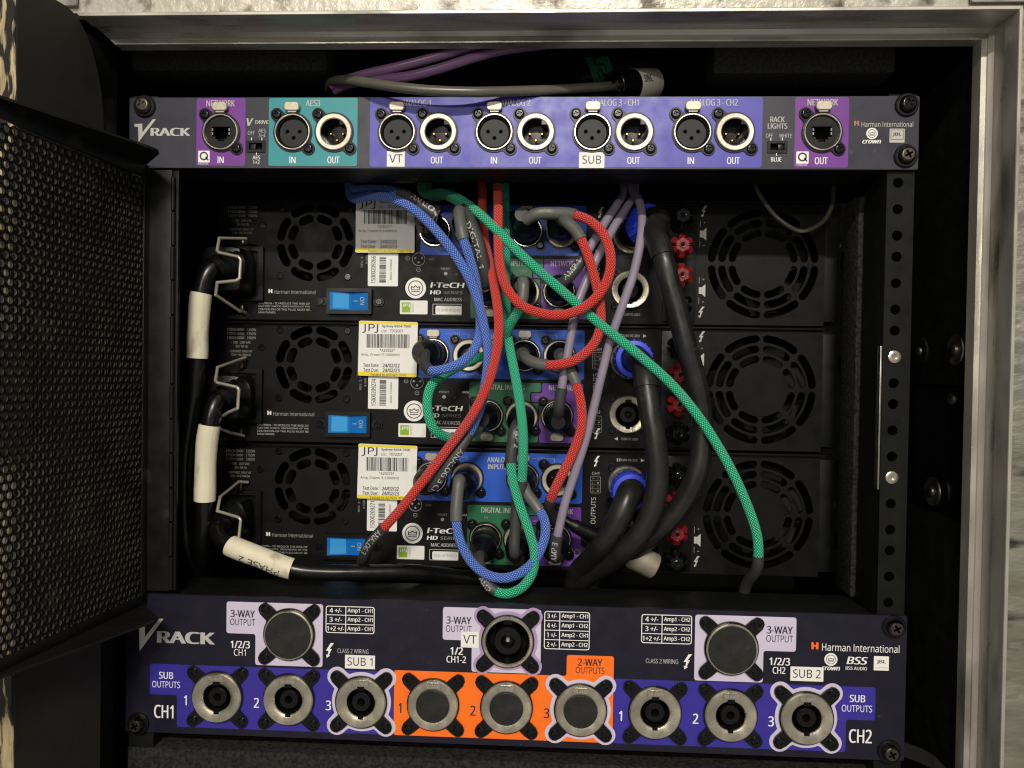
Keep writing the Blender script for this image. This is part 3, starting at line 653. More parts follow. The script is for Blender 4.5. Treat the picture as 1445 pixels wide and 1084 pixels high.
# ================================================================== amplifiers
YA = 78.0
def arc_slot(cx, cz, r0, r1, a0, a1, n=8):
    """curved slot with round ends"""
    rm = (r0+r1)/2; hw = (r1-r0)/2; da = hw/rm; pts = []
    b0, b1 = a0+da, a1-da
    for k in range(n+1): t = b0+(b1-b0)*k/n; pts.append((cx+r1*math.cos(t), cz+r1*math.sin(t)))
    for k in range(1,5): t = -PI/2+PI*k/5; c = (rm*math.cos(b1), rm*math.sin(b1)); e = t+PI/2; q = (math.cos(b1)*math.cos(e)-math.sin(b1)*math.sin(e), math.sin(b1)*math.cos(e)+math.cos(b1)*math.sin(e)); pts.append((cx+c[0]+hw*q[0], cz+c[1]+hw*q[1]))
    for k in range(n+1): t = b1+(b0-b1)*k/n; pts.append((cx+r0*math.cos(t), cz+r0*math.sin(t)))
    for k in range(1,5): c = (rm*math.cos(b0), rm*math.sin(b0)); e = PI+PI*k/5; q = (math.cos(b0)*math.cos(e)-math.sin(b0)*math.sin(e), math.sin(b0)*math.cos(e)+math.cos(b0)*math.sin(e)); pts.append((cx+c[0]+hw*q[0], cz+c[1]+hw*q[1]))
    return pts
def fan(parent, loc, R):
    def f(parent, loc):
        mb = MB().lathe([(R*.42,-6),(R*.42,2),(R*.36,3)], n=28)
        for k in range(7):
            t = 2*PI*k/7; rows_ = []
            for i in range(5):
                r = R*(.40+.56*i/4); tw = t+.10*i
                for j in (-1, 1):
                    tt = tw+j*.32*(1 if i < 3 else .95); rows_.append((r*math.cos(tt), 1+j*4.5, r*math.sin(tt)))
            mb.add(rows_, [(2*i,2*i+1,2*i+3,2*i+2) for i in range(4)])
        return mb.build('fan', 'fan_matt', parent, loc)
    return inst('fan%d' % R, f, parent, loc)
def binding_post(m):
    def f(parent, loc):
        L = Vector(loc); R = 8.2
        pts = []
        for k in range(60):
            t = 2*PI*k/60; lob = abs(math.sin(3*t)); q_ = R-3.0*(1-lob)**2.2; pts.append((q_*math.cos(t), q_*math.sin(t)))
        o = MB().prism(pts, -21, -10, 3.6).build('binding_post', m, parent, loc)
        MB().lathe([(4.6,0),(4.6,11)], n=20).build('stem', 'black_plastic', o, loc)
        MB().lathe([(2.4,20.9),(2.4,21.5),(1.9,21.7),(1.5,21.6),(1.4,21.1)], n=18).build('centre_bush', m, o, loc)
        MB().lathe([(1.4,21.1),(1.4,21.25)], n=12).build('bore', 'black_hole', o, loc)
        for k in range(6):
            t = PI/3*k
            mb = MB().box(2.4,4.6,-21.5,-20.6,-.35,.35); c, s_ = math.cos(t), math.sin(t); mb.v = [(x*c-z*s_, y, x*s_+z*c) for x, y, z in mb.v]; mb.build('grip_rib', m, o, loc)
        return o
    return f
SHARED = {}
def barcode(owner, x0, x1, z0, z1, y, horiz=True):
    rnd = random.Random(int(abs(x0*7))); mb = MB(); bb = wloc(owner)
    p = 0.0; L = (x1-x0) if horiz else (z1-z0)
    while p < L:
        w_ = rnd.choice((.22,.22,.45,.7)); g = rnd.choice((.22,.3,.45,.6)); w_ = min(w_, L-p)
        q = [(x0+p,z0),(x0+p+w_,z0),(x0+p+w_,z1),(x0+p,z1)] if horiz else [(x0,z0+p),(x1,z0+p),(x1,z0+p+w_),(x0,z0+p+w_)]
        mb.flat([(x-bb.x, z-bb.z) for x, z in q], y-bb.y); p += w_+g
    o = mb.build('barcode', 'ink_black', owner, bb, smooth=0, recalc=False); o['kind'] = 'stuff'
def amplifier(idx, z0, label, serial, code, dx, tagx):
    a = thing('power_amplifier', label, 'amplifier', (0, YA, z0), 'stacked power amplifiers')
    Z = lambda z: z0+z
    ax = lambda x, z, y=0: (x, YA+y, z0+z)
    def rear(parent, loc):
        LF, RF = (-147.5, 57.2), (173.6, 44.2)
        holes = []
        for k in range(8):
            a0 = PI/4*k+PI/2
            holes.append(arc_slot(*LF, 22.4, 28.6, a0+.045, a0+PI/4-.045)); holes.append(arc_slot(*LF, 14.6, 20.6, a0+.06, a0+PI/4-.06, 6))
            holes.append(arc_slot(*RF, 33.4, 38.8, a0+.03, a0+PI/4-.03)); holes.append(arc_slot(*RF, 26.2, 31.6, a0+.04, a0+PI/4-.04)); holes.append(arc_slot(*RF, 19.2, 24.4, a0+.05, a0+PI/4-.05, 6))
        holes += [circ(x,z,11.6,24) for x, z in XL] + [circ(80.5,25,12.6,24), circ(80.5,64,12.6,24)]
        return sheet('rear_panel', rrect(-219,.9,216.5,86.4,.8,2), holes, 0, 1.6, 'amp_paint', parent, loc)
    XL = [(-60,66),(-34.2,65.6),(6,66),(31,65.8),(-20.2,22.3),(4.6,22),(30,23)]
    inst('amp_rear', rear, a, ax(0,0))
    def chassis(parent, loc):
        mb = MB(); mb.box(-219,216.5,2.2,300,85,87.6).box(-219,216.5,2.2,300,.4,1.6).box(-219,-217,2.2,300,1.6,85).box(214.5,216.5,2.2,300,1.6,85).box(-217,214.5,70,72,1.6,85)
        return mb.build('chassis', 'black_steel', parent, loc)
    inst('amp_chassis', chassis, a, ax(0,0))
    inst('amp_lip', lambda p, l: MB().box(-219,216.5,-3.2,2,86.6,88.0,.3).build('lid_edge','amp_paint',p,l), a, ax(0,0))
    inst('amp_ear', lambda p, l: MB().box(216.7,227.5,2,12,4,84,.4).build('side_ear','black_steel',p,l), a, ax(0,0))
    fan(a, ax(-147.5, 57.2, 14), 28); fan(a, ax(173.6, 44.2, 14), 38)
    for x, z in ((-172.8,82.4),(-122.8,82.2),(-173,32.8),(-123.1,32.4)): inst('hexs2', hexscrew(2.6,1.0), a, ax(x,z,-.05))
    inst('hexs2', None, a, ax(-186.2,69.2,-.05))
    yt = YA-.3
    T = lambda s_, x, z, h, wd=None, m='ink_dim', **k: text(a, s_, x, Z(z), h, wd, k.pop('y', yt), m, **k)
    # mains side lettering
    for i, (l, r) in enumerate((('I-TECH 5000','1250W'),('I-TECH 9000','1750W'),('I-TECH 12000','1900W'))):
        T(l, -205.6, 82.2-3.0*i, 1.9, 12.6); T(r, -193.8, 82.2-3.0*i, 1.9, 6.6)
    T('~ 100 - 240 VAC', -201.8, 72.8, 1.8, 15); T('50 / 60 Hz', -201.0, 70.0, 1.8, 9); T('CERTIFIED ONLY AT', -201.6, 66.4, 1.7, 17); T('120V~ IN CANADA', -201.6, 63.8, 1.7, 15)
    harman(a, -180.1, Z(21.6), 2.9, -177.2, -146.8, Z(21.1), 2.9, yt, 'ink_white', 'ink_dim')
    for i, l in enumerate(('CAUTION - TO REDUCE THE RISK OF','ELECTRIC SHOCK, GROUNDING OF THE','CENTER PIN OF THE PLUG MUST BE','MAINTAINED.')):
        T(l, -188.8, 12.7-2.2*i, 1.45, 38 if i < 3 else 13, m='ink_grey', align='l')
    T('REV. 3.1', -113.0, 44, 1.5, 9, rot=PI/2); T('8.500', -109.4, 45, 1.5, 6, rot=PI/2)
    # breaker switch
    def brk(parent, loc):
        o = sheet('breaker_switch', rrect(-16.4,-9.2,16.4,9.2,1.0), [rrect(-13.9,-6.6,13.9,6.6,.6)], -4.5, 4.4, 'black_plastic', parent, loc)
        MB().add([(-13.7,-5.2,-6.4),(-13.7,-5.2,6.4),(0.6,-1.6,6.4),(0.6,-1.6,-6.4),(13.7,-3.4,6.4),(13.7,-3.4,-6.4),(-13.7,2,-6.4),(-13.7,2,6.4),(13.7,2,6.4),(13.7,2,-6.4)],
            [(0,1,2,3),(3,2,4,5),(0,6,7,1),(4,8,9,5),(1,7,8,4,2),(0,3,5,9,6)]).build('rocker', 'switch_blue', o, loc, smooth=0)
        MB().add([(-11.6,-4.8,-5.4),(-11.6,-4.8,5.4),(-.6,-2.06,5.4),(-.6,-2.06,-5.4)],[(0,1,2,3)]).build('lens', 'switch_blue_light', o, loc, smooth=0, recalc=False)
        text(o, 'ON', loc[0]+9.4, loc[2]+.2, 3.0, 5.6, loc[1]-3.25, 'ink_grey', rot=-PI/2); text(o, 'I', loc[0]+4.6, loc[2]+.2, 2.8, .5, loc[1]-2.6, 'ink_grey', rot=-PI/2)
        MB().prism(rrect(-25,-3.4,-16.6,3.4,3.2), -1.2, 0, .3).prism(rrect(16.6,-3.4,25,3.4,3.2), -1.2, 0, .3).build('mounting_ear', 'black_plastic', o, loc)
        for x in (-21.2,21.2): inst('hexs2', None, o, (loc[0]+x, loc[1]-1.2, loc[2]))
        return o
    bk_ = brk(a, Vector(ax(-121.1,14.6)))
    # inlet frame
    inst('inlet', lambda p, l: sheet('mains_inlet', rrect(-223,14,-184.6,53.4,1), [rrect(-219.5,17,-188.4,50.4,2)], -3.6, 3.4, 'black_plastic', p, l), a, ax(0,0))
    # test tag and bar-code label
    tx0, tz0, tx1, tz1 = -113.9+tagx, 49.6, -71.2+tagx, 89.2
    tg = sticker('test_tag', a, tx0, Z(tz0), tx1, Z(tz1), YA-3.5, 'label_white', 1.2, {1:.004,2:-.014,3:-.022}[idx])
    yy = YA-3.75
    shape(tg, [(tx0+.2,Z(tz1-1.9)),(tx1-.1,Z(tz1-2.5)),(tx1-.1,Z(tz1-.6)),(tx0+.2,Z(tz1-.1))], yy+.08, 'label_yellow')
    shape(tg, [(tx0-.2,Z(tz0+.4)),(tx1-.6,Z(tz0-.1)),(tx1-.6,Z(tz0+2.6)),(tx0-.1,Z(tz0+3.1))], yy+.08, 'label_yellow')
    G = lambda s_, x, z, h, wd, **k: text(tg, s_, tx0+x, Z(tz0+z), h, wd, yy-.1, 'ink_black', **k)
    G('JPJ', 8.4, 34.4, 6.2, 11.6); G('Sydney 8354-7500', 27.5, 36.0, 2.0, 21, bold=.02); G('Lic:', 18.8, 32.8, 2.0, 4); G('T072007', 27.5, 32.8, 2.0, 9.5)
    barcode(tg, tx0+6, tx0+37, Z(tz0+20.6), Z(tz0+30.4), yy-.1)
    G('*'+serial+'*', 21, 18.8, 2.0, 11); G('Amp, Crown IT-12000HD', 16, 15.4, 2.3, 28)
    G('Test Date:', 9.5, 7.9, 2.4, 11.6, bold=.01); G('24/02/22', 24, 7.9, 2.6, 12.4, bold=.02); G('Test Due:', 9.3, 4.4, 2.4, 11, bold=.01); G('24/02/23', 24, 4.4, 2.6, 12.4, bold=.02)
    G('Tested to AS/NZS 3760', 22, 1.2, 1.9, 26)
    bx0 = -107.2+tagx*.4
    bl = sticker('barcode_label', a, bx0, Z(25.9), bx0+22, Z(50.2), YA-.5, 'label_white', .8)
    text(bl, code, bx0+4.0, Z(37.8), 3.2, 19.6, YA-.75, 'ink_black', rot=PI/2, bold=.01)
    barcode(bl, bx0+8.4, bx0+13.2, Z(28.4), Z(47.0), YA-.75, False)
    text(bl, 'MODEL IT12000HD', bx0+16.8, Z(38), 1.3, 15, YA-.75, 'ink_black', rot=PI/2)
    # pinout sketch, logo, series name, address label
    px_, pz_ = -71.6, 45.6
    frame_print(a, circ(px_,Z(pz_),4.8,30), circ(px_,Z(pz_),4.4,30), yt, 'ink_dim')
    for x, z in ((-2.4,.8),(2.4,.8),(0,-2.2)): shape(a, circ(px_+x,Z(pz_+z),.8,10), yt, 'ink_dim')
    frame_print(a, circ(px_-8,Z(pz_+.8),1.6,18), circ(px_-8,Z(pz_+.8),1.3,18), yt, 'ink_dim'); frame_print(a, circ(px_,Z(pz_-7.6),1.6,18), circ(px_,Z(pz_-7.6),1.3,18), yt, 'ink_dim')
    T('GND', px_+9.5, pz_, 1.6, 4); T('+', px_-8, pz_+.8, 1.4, 1.4); T('-', px_, pz_-7.6, .3, 1.6)
    crown_logo(a, -73.5, Z(24.8), 7.5, yt, 'ink_white')
    T('I·TeCH', -50.4, 27.2, 3.9, 25, m='ink_white', bold=.03, shear=.12); T('HD', -59.0, 21.9, 2.8, 8, m='ink_white', bold=.04, shear=.1); T('SERIES', -46.2, 21.9, 2.4, 14, m='ink_dim', shear=.1)
    T('PRESET', -51.8, 38.9, 1.5, 7); T('DATA', -36.3, 39.0, 1.5, 5, m='ink_white'); shape(a, circ(-51.8,Z(35.4),1.3,14), yt, 'ink_dim'); shape(a, circ(-44,Z(35.0),1.0,14), yt, 'ink_black')
    T('MAC ADDRESS', -49.8, 16.8, 2.5, 20, m='ink_grey', bold=.02)
    frame_print(a, rrect(-61,Z(5.6),-39.8,Z(13.6),.4,2), rrect(-60.6,Z(6.0),-40.2,Z(13.2),.3,2), yt, 'ink_grey')
    ml = sticker('address_label', a, -58.8, Z(6.1), -40.0, Z(12.2), YA-.5, 'label_white', 1.2); text(ml, '00-0A-40-F9-0D-'+code[-2:], -49.4, Z(9.2), 2.0, 16.5, YA-.75, 'ink_dim')
    jl = sticker('asset_sticker', a, -84.7, Z(5.9), -64.6, Z(15.8), YA-.5, 'label_white', .7)
    shape(jl, [(-83.4,Z(7.2)),(-77,Z(7.2)),(-77,Z(14.4)),(-83.4,Z(14.4))], YA-.68, 'label_green'); text(jl, 'JPJ', -80.2, Z(12.2), 2.4, 5.4, YA-.76, 'ink_white', bold=.02); text(jl, serial, -75.4, Z(10.8), 1.5, 6.6, YA-.76, 'ink_dim', rot=PI/2)
    # coloured fields
    cut = lambda ids: [circ(XL[i][0], Z(XL[i][1]), 11.6, 24) for i in ids]
    cutprint(a, rrect(-70.6,Z(49),48.8,Z(84.6),2.2), 'print_amp_blue', YA-.12, cut((0,1,2,3)))
    cutprint(a, roundpoly([(-33.6,Z(3.6)),(16.4,Z(3.6)),(16.4,Z(32)),(10.4,Z(32)),(10.4,Z(40)),(18.2,Z(40)),(18.2,Z(46.5)),(-33.6,Z(46.5))],1.6), 'print_amp_green', YA-.12, cut((4,5)))
    cutprint(a, roundpoly([(17.2,Z(3.6)),(53,Z(3.6)),(53,Z(16)),(48.4,Z(19)),(48.4,Z(46.5)),(19,Z(46.5)),(19,Z(39.2)),(11.4,Z(39.2)),(11.4,Z(32.8)),(17.2,Z(32.8))],1.4), 'print_amp_purple', YA-.12, cut((6,)))
    T('ANALOG', -12.2, 79.6, 3.8, 15.4, m='ink_grey', bold=.025, y=YA-.34); T('INPUTS', -12.2, 74.6, 3.8, 14.0, m='ink_grey', bold=.025, y=YA-.34)
    T('DIGITAL INPUTS', -8.6, 43.1, 3.9, 30, m='ink_grey', bold=.025, y=YA-.34); T('NETWORK', 33.2, 43.3, 3.9, 19, m='ink_grey', bold=.025, y=YA-.34)
    for x, s_ in ((-43.6,'CH1'),(19.4,'CH2')):
        T(s_, x, 81, 2.1, 5.2, y=YA-.34)
        for xa, xb in ((x-7,x-3.4),(x+3.4,x+9)): shape(a, [(xa,Z(80.9)),(xb,Z(80.9)),(xb,Z(81.2)),(xa,Z(81.2))], YA-.34, 'ink_dim')
        shape(a, [(x+9,Z(78)),(x+9.3,Z(78)),(x+9.3,Z(81.2)),(x+9,Z(81.2))], YA-.34, 'ink_dim')
    for x, s_, wd in ((-58,'IN',2.6),(-34,'LINK / OUT',14),(6,'IN',2.6),(31,'LINK / OUT',14)): T(s_, x, 51.2, 2.1, wd, y=YA-.34)
    T('IN', -20, 37.6, 1.9, 2.4, y=YA-.34); T('OUT', 4.6, 37.6, 1.9, 5, y=YA-.34); T('CH 1', -4, 7, 1.6, 5, y=YA-.34); T('LINK - ACT', 17.6, 36.0, 1.5, 9, y=YA-.34); T('Control', 44, 6.4, 1.8, 8, y=YA-.34)
    frame_print(a, circ(45.6,Z(13.6),2.4,22), circ(45.6,Z(13.6),1.7,22), YA-.34, 'ink_dim'); frame_print(a, rrect(42.4,Z(10.4),48.2,Z(16.6),.4,2), rrect(42.7,Z(10.7),47.9,Z(16.3),.4,2), YA-.34, 'ink_dim')
    inst('axf', xlr_female(), a, ax(*XL[0])); inst('axf', None, a, ax(*XL[2]))
    inst('axm', xlr_male(), a, ax(*XL[1])); inst('axm', None, a, ax(*XL[3]))
    inst('axff', xlr_female(True), a, ax(*XL[4])); inst('axm', None, a, ax(*XL[5])); inst('aeth', ether_socket(True), a, ax(*XL[6]))
    # outputs
    for z in (25, 64): inst('nl4s', speakon('nl4', True), a, ax(80.5, z, -.05))
    bolt_sign(a, 58.4, Z(79.8), 8, yt); bolt_sign(a, 58.4, Z(10.6), 8, yt)
    for zc, zt, s_ in ((63.0, 71.2, 'CH1'), (17.6, 26.4, 'CH2')):
        T(s_, 58.2, zt, 2.2, 5.2, m='ink_grey')
        frame_print(a, rrect(54.6,Z(zc-6),62.0,Z(zc+6),.8,3), rrect(54.85,Z(zc-5.75),61.75,Z(zc+5.75),.6,3), yt, 'ink_dim')
        for k in (-2.9,0,2.9): shape(a, [(54.9,Z(zc+k-.1)),(61.7,Z(zc+k-.1)),(61.7,Z(zc+k+.1)),(54.9,Z(zc+k+.1))], yt, 'ink_dim')
        for k, s2 in enumerate(('1+','1-','2+','2-')): T(s2, 56.6, zc+4.4-2.95*k, 1.3, 1.8); T(('+','-')[k%2], 60.0, zc+4.4-2.95*k, .9, 1.2)
    T('OUTPUTS', 57.0, 44.4, 3.4, 19, m='ink_grey', rot=PI/2)
    T('TURN TO LOCK', 82, 81.2, 1.7, 12, m='ink_grey'); T('TURN TO LOCK', 82, 7.4, 1.7, 12, m='ink_grey')
    for x, z, d in ((90.4,81.2,1),(73.6,7.4,-1)): shape(a, [(x-d*.1,Z(z-1.3)),(x+d*2.4,Z(z)),(x-d*.1,Z(z+1.3))][::d], yt, 'ink_grey')
    for x in (73.6,75.2): shape(a, [(x-.4,Z(80.1)),(x+.4,Z(80.1)),(x+.4,Z(82.3)),(x-.4,Z(82.3))], yt, 'ink_grey')
    MBs = inst('postbay', lambda p, l: MB().box(103.4,126.6,-1.6,-.1,2.6,85,.6).build('terminal_plate','black_plastic',p,l), a, ax(0,0))
    for z, m in ((73.6,'black_gloss'),(53.6,'post_red'),(33.4,'post_red'),(13.4,'black_gloss')):
        inst('post'+m, binding_post(m), a, ax(113.2, z, -1.6))
    bolt_sign(a, 131.2, Z(81.0), 8, yt, 'ink_grey'); bolt_sign(a, 130.6, Z(9.6), 8, yt, 'ink_grey')
    for z in (65, 25):
        shape(a, [(129,Z(z-2.4)),(131,Z(z-2.4)),(131,Z(z+2.4)),(129,Z(z+2.4))], yt, 'ink_grey'); shape(a, [(131.1,Z(z-2.4)),(133.6,Z(z-4.6)),(133.6,Z(z+4.6)),(131.1,Z(z+2.4))], yt, 'ink_grey')
        for q, s_ in ((8,'+'),(-8,'-')): T(s_, 132, z+q, 1.5 if s_ == '+' else .4, 1.6); shape(a, [(129.0,Z(z+(4.8 if q > 0 else -9.4))),(129.3,Z(z+(4.8 if q > 0 else -9.4))),(129.3,Z(z+(9.4 if q > 0 else -4.8))),(129.0,Z(z+(9.4 if q > 0 else -4.8)))], yt, 'ink_dim')
    return a
amp1 = amplifier(1, 266.7, 'uppermost black amplifier directly under the upper patch panel, its test tag ending in 51', 'A29251', '15000209266', 0, -3.0)
amp2 = amplifier(2, 177.8, 'middle black amplifier of the stack, its test tag ending in 52', 'A29252', '15000209274', 0, 0)
amp3 = amplifier(3, 88.9, 'lowest black amplifier just above the navy output panel, its test tag ending in 53', 'A29253', '15000209271', 0, .6)

# ================================================================== cables
def spline(ctrl):
    """Catmull-Rom through the control points; returns samples and the sample index of each control point"""
    P = [Vector(c) for c in ctrl]; P = [P[0]*2-P[1]]+P+[P[-1]*2-P[-2]]; out = []; idx = [0]
    for i in range(1, len(P)-2):
        p0, p1, p2, p3 = P[i-1:i+3]; n = max(4, int((p2-p1).length/2.2))
        # centripetal-like tension keeps loops round
        for k in range(n):
            t = k/n; out.append(.5*((2*p1)+(p2-p0)*t+(2*p0-5*p1+4*p2-p3)*t*t+(3*p1-p0-3*p2+p3)*t**3))
        idx.append(len(out))
    out.append(P[-2]); return out, idx
def frames(pts):
    T = [(pts[min(i+1,len(pts)-1)]-pts[max(i-1,0)]).normalized() for i in range(len(pts))]
    out = []; n = Vector((0,-1,0))
    for t in T:
        n = (n - t*n.dot(t))
        if n.length < 1e-3: n = Vector((0,0,1)) - t*t.z
        n.normalize(); out.append((t, n.copy(), t.cross(n)))
    return out
def tube(name, pts, fr, r, m, parent, n=16, ribs=None, caps=True):
    mb = MB(); mb.uv = []; L = 0; rr_ = r if callable(r) else (lambda s, u: r)
    tot = sum((pts[i+1]-pts[i]).length for i in range(len(pts)-1)) or 1; base = wloc(parent)
    for i, p in enumerate(pts):
        if i: L += (p-pts[i-1]).length
        t, a, b = fr[i]; R = rr_(L, L/tot)
        for k in range(n+1):
            an = 2*PI*k/n; mb.v.append(tuple(p+a*(R*math.cos(an))+b*(R*math.sin(an))-base)); mb.uv.append((k/n, L))
    w_ = n+1
    for i in range(len(pts)-1):
        for k in range(n): mb.f.append((i*w_+k, i*w_+k+1, (i+1)*w_+k+1, (i+1)*w_+k))
    if caps: mb.f.append(tuple(range(n))[::-1]); mb.f.append(tuple(range((len(pts)-1)*w_, (len(pts)-1)*w_+n)))
    return mb.build(name, m, parent, base, smooth=50)
def tube_text(owner, pts, fr, r, s_, s0, h, wd, m='ink_white', ang=0.0, flip=False, bold=.025):
    v, f = fitted(s_, h, wd, bold, 0); base = wloc(owner); cum = [0]
    for i in range(len(pts)-1): cum.append(cum[-1]+(pts[i+1]-pts[i]).length)
    out = []
    for a, b, li in v:
        if flip: a, b = -a, -b
        s = min(max(s0+a, 0), cum[-1]-1e-4); i = 0
        while i < len(cum)-2 and cum[i+1] < s: i += 1
        t = (s-cum[i])/max(1e-6, cum[i+1]-cum[i]); p = pts[i].lerp(pts[i+1], t); tt, n, bb = fr[i]
        th = ang - b/r; out.append(tuple(p+(n*math.cos(th)+bb*math.sin(th))*(r+.18+.012*li)-base))
    emit(owner, m, out, f)
def cable(label, ctrl, parts, cat='cable', name='patch_cable', group=None, texts=()):
    ctrl = list(ctrl); parts = [list(q) for q in parts]
    if ctrl[0][0] != 'w' and 255 < ctrl[0][1] < 285:            # the run goes on up behind the tray
        ctrl.insert(0, (ctrl[0][0]-4, 236, ctrl[0][2]+14))
        for k, q in enumerate(parts): q[0] = q[0]+1 if q[0] > 0 else 0; q[1] += 1
    if ctrl[-1][0] != 'w' and ctrl[-1][1] > 810 and ctrl[-1][2] > 30:   # and down behind the shelf
        ctrl.append((ctrl[-1][0]-7, 868, ctrl[-1][2]+14)); parts[-1][1] += 1
    C3 = [Vector(c[1:]) if c[0] == 'w' else at(*c) for c in ctrl]
    pts, idx = spline(C3); fr = frames(pts)
    t = thing(name, label, cat, C3[0], group)
    made = {}
    for q in parts:
        i0, i1, pn, m, r = q[:5]
        f0 = lambda v: idx[int(v)]+int((v-int(v))*((idx[int(v)+1] if int(v)+1 < len(idx) else idx[-1])-idx[int(v)]))
        a, b = f0(i0), min(len(pts)-1, f0(i1))
        made[pn] = (tube(pn, pts[a:b+1], fr[a:b+1], r, m, t), pts[a:b+1], fr[a:b+1], r)
        for tx in (q[5:] or ()):
            s_, s0, h, wd, ang, fl = tx; tube_text(made[pn][0], pts[a:b+1], fr[a:b+1], r if not callable(r) else r(0,0), s_, s0, h, wd, ang=ang, flip=fl, m='ink_grey')
    return t
SOCK = {1:266.7, 2:177.8, 3:88.9}
XLs = {'a':(-60,66),'b':(-34.2,65.6),'c':(6,66),'d':(31,65.8),'g':(-20.2,22.3),'h':(4.6,22),'n':(30,23)}
def sk(k, Y=None):
    amp, c = int(k[0]), k[1]; x, z = XLs[c]; return ('w', x, YA-(44 if Y is None else Y), SOCK[amp]+z)
def plug(t, k, tilt=(0,0), big=False, L=42):
    """straight plug standing in a socket, with ringed boot"""
    amp, c = int(k[0]), k[1]; x, z = XLs[c]; loc = Vector((x, YA-1, SOCK[amp]+z)); ax_ = (tilt[0], -1, tilt[1])
    R = 9.6
    MB().lathe([(R-1.2,1),(R,3),(R,16),(R-.5,17),(R-.5,18.5),(R,19.5),(R-.6,26),(R-2.2,29),(R-2.6,31)], (0,0,0), 30, ax_).build('plug_shell', 'black_plastic', t, loc)
    MB().lathe([(R-2.4,31),(R-3,33),(R-3.4,33.4),(R-3.4,34.4),(R-3.6,35),(R-4.2,36),(R-4.4,37),(R-5.0,L)], (0,0,0), 24, ax_).build('plug_boot', 'black_plastic', t, loc)
R_ = 3.15; H_ = 3.75
BR = lambda c: 'braid_'+c
# blue
t = cable('blue braided cable arching over the top test tag into the uppermost amplifier', [(500,266,60),(522,266,52),(545,268,44),(568,274,38),(592,289,34),(612,303,32),sk('1a',40)], [(0,3,'cable_jacket','braid_blue',R_),(2.9,5.6,'heatshrink_sleeve','heatshrink',H_+.3,('ANALOG 1',24,3.4,26,0,False))]); plug(t,'1a',(-.05,.1))
t = cable('long blue braided cable running from the top tray down to the lowest amplifier', [(496,278,60),(526,276,46),(560,283,30),(592,302,24),(625,337,20),(655,380,18),(673,420,18),(684,465,20),(689,500,22),(685,540,24),(676,580,25),(662,612,24),(648,634,22),(632,655,22),(612,684,26),sk('3a',40)], [(0,11.2,'cable_jacket','braid_blue',R_),(11,14.4,'heatshrink_sleeve','heatshrink',H_,('ANALOG 3 CH 1',30,3.6,38,-.2,False))]); plug(t,'3a')
t = cable('blue braided link cable from the uppermost amplifier curving left into the middle amplifier', [sk('1b',38),(648,298,30),(650,318,24),(654,338,22),(664,368,24),(672,400,26),(677,440,26),(677,470,24),(668,495,18),(650,512,14),(628,521,14),(608,523,18),(599,513,25),sk('2a',38)], [(0.3,3.1,'heatshrink_sleeve','heatshrink_light',H_+.2),(2.9,11.4,'cable_jacket','braid_blue',R_),(11.1,13,'second_heatshrink_sleeve','heatshrink',H_)]); plug(t,'1b',(-.05,.08)); plug(t,'2a',(-.08,.02))
t = cable('blue braided loop hanging between two inputs of the lowest amplifier', [sk('3b',38),(648,678,26),(645,705,22),(644,735,20),(650,765,19),(667,795,18),(692,813,17),(722,814,17),(750,796,18),(767,765,19),(769,737,20),(758,716,22),(744,697,26),(738,684,30),sk('3c',38)], [(.3,3.1,'heatshrink_sleeve','heatshrink_light',H_+.2),(2.9,11.2,'cable_jacket','braid_blue',R_),(10.9,13.6,'second_heatshrink_sleeve','heatshrink_light',H_)]); plug(t,'3b',(-.02,-.1)); plug(t,'3c',(.02,-.05))
# green
t = cable('long green braided cable sweeping diagonally down across the right fans', [(598,272,60),(625,272,52),(648,281,42),(672,298,32),(700,324,24),(740,364,20),(790,408,19),(845,456,18),(900,500,16),(950,545,15),(992,597,15),(1028,656,16),(1054,712,18),(1068,755,20),(1070,788,22),(1066,806,28),(1052,828,44)], [(0,14.1,'cable_jacket','braid_green',R_),(13.95,16,'heatshrink_sleeve','heatshrink',H_-.1)])
t = cable('green braided cable with grey sleeve plugged into the first digital input of the uppermost amplifier', [(606,274,64),(630,276,54),(648,286,44),(657,297,36),(666,318,30),(676,345,28),(684,378,30),(686,398,34),sk('1g',38)], [(0,3.1,'cable_jacket','braid_green',R_),(2.9,7.6,'heatshrink_sleeve','heatshrink',H_+.4,('DIGITAL 1',30,3.6,30,.5,False))]); plug(t,'1g')
t = cable('green braided link cable from the uppermost amplifier looping left into the middle amplifier', [sk('1h',38),(738,397,20),(738,416,17),(733,436,18),(720,458,26),(712,478,36),(702,494,46),(684,502,52),(664,509,52),(642,520,44),(622,532,32),(608,546,24),(603,566,20),(605,588,20),(613,606,22),(628,616,28),(650,618,34),(672,606,38),sk('2g',36)], [(.6,2.9,'heatshrink_sleeve','heatshrink_light',H_+.1,('AMP1',12,3.6,11,0,True)),(2.7,15.6,'cable_jacket','braid_green',R_),(15.4,18,'second_heatshrink_sleeve','heatshrink_light',H_)]); plug(t,'1h'); plug(t,'2g')
t = cable('green braided cable dropping straight down past the middle amplifier to the lowest digital output', [(712,266,60),(713,310,56),(714,360,52),(714,420,44),(716,470,36),(725,520,26),(733,565,20),(738,610,18),(738,650,20),(736,682,24),(730,712,26),(727,750,26),(726,780,26),sk('3h',38)], [(0,9.1,'cable_jacket','braid_green',R_),(8.9,12.7,'heatshrink_sleeve','heatshrink',H_)]); plug(t,'3h',(0,-.08))
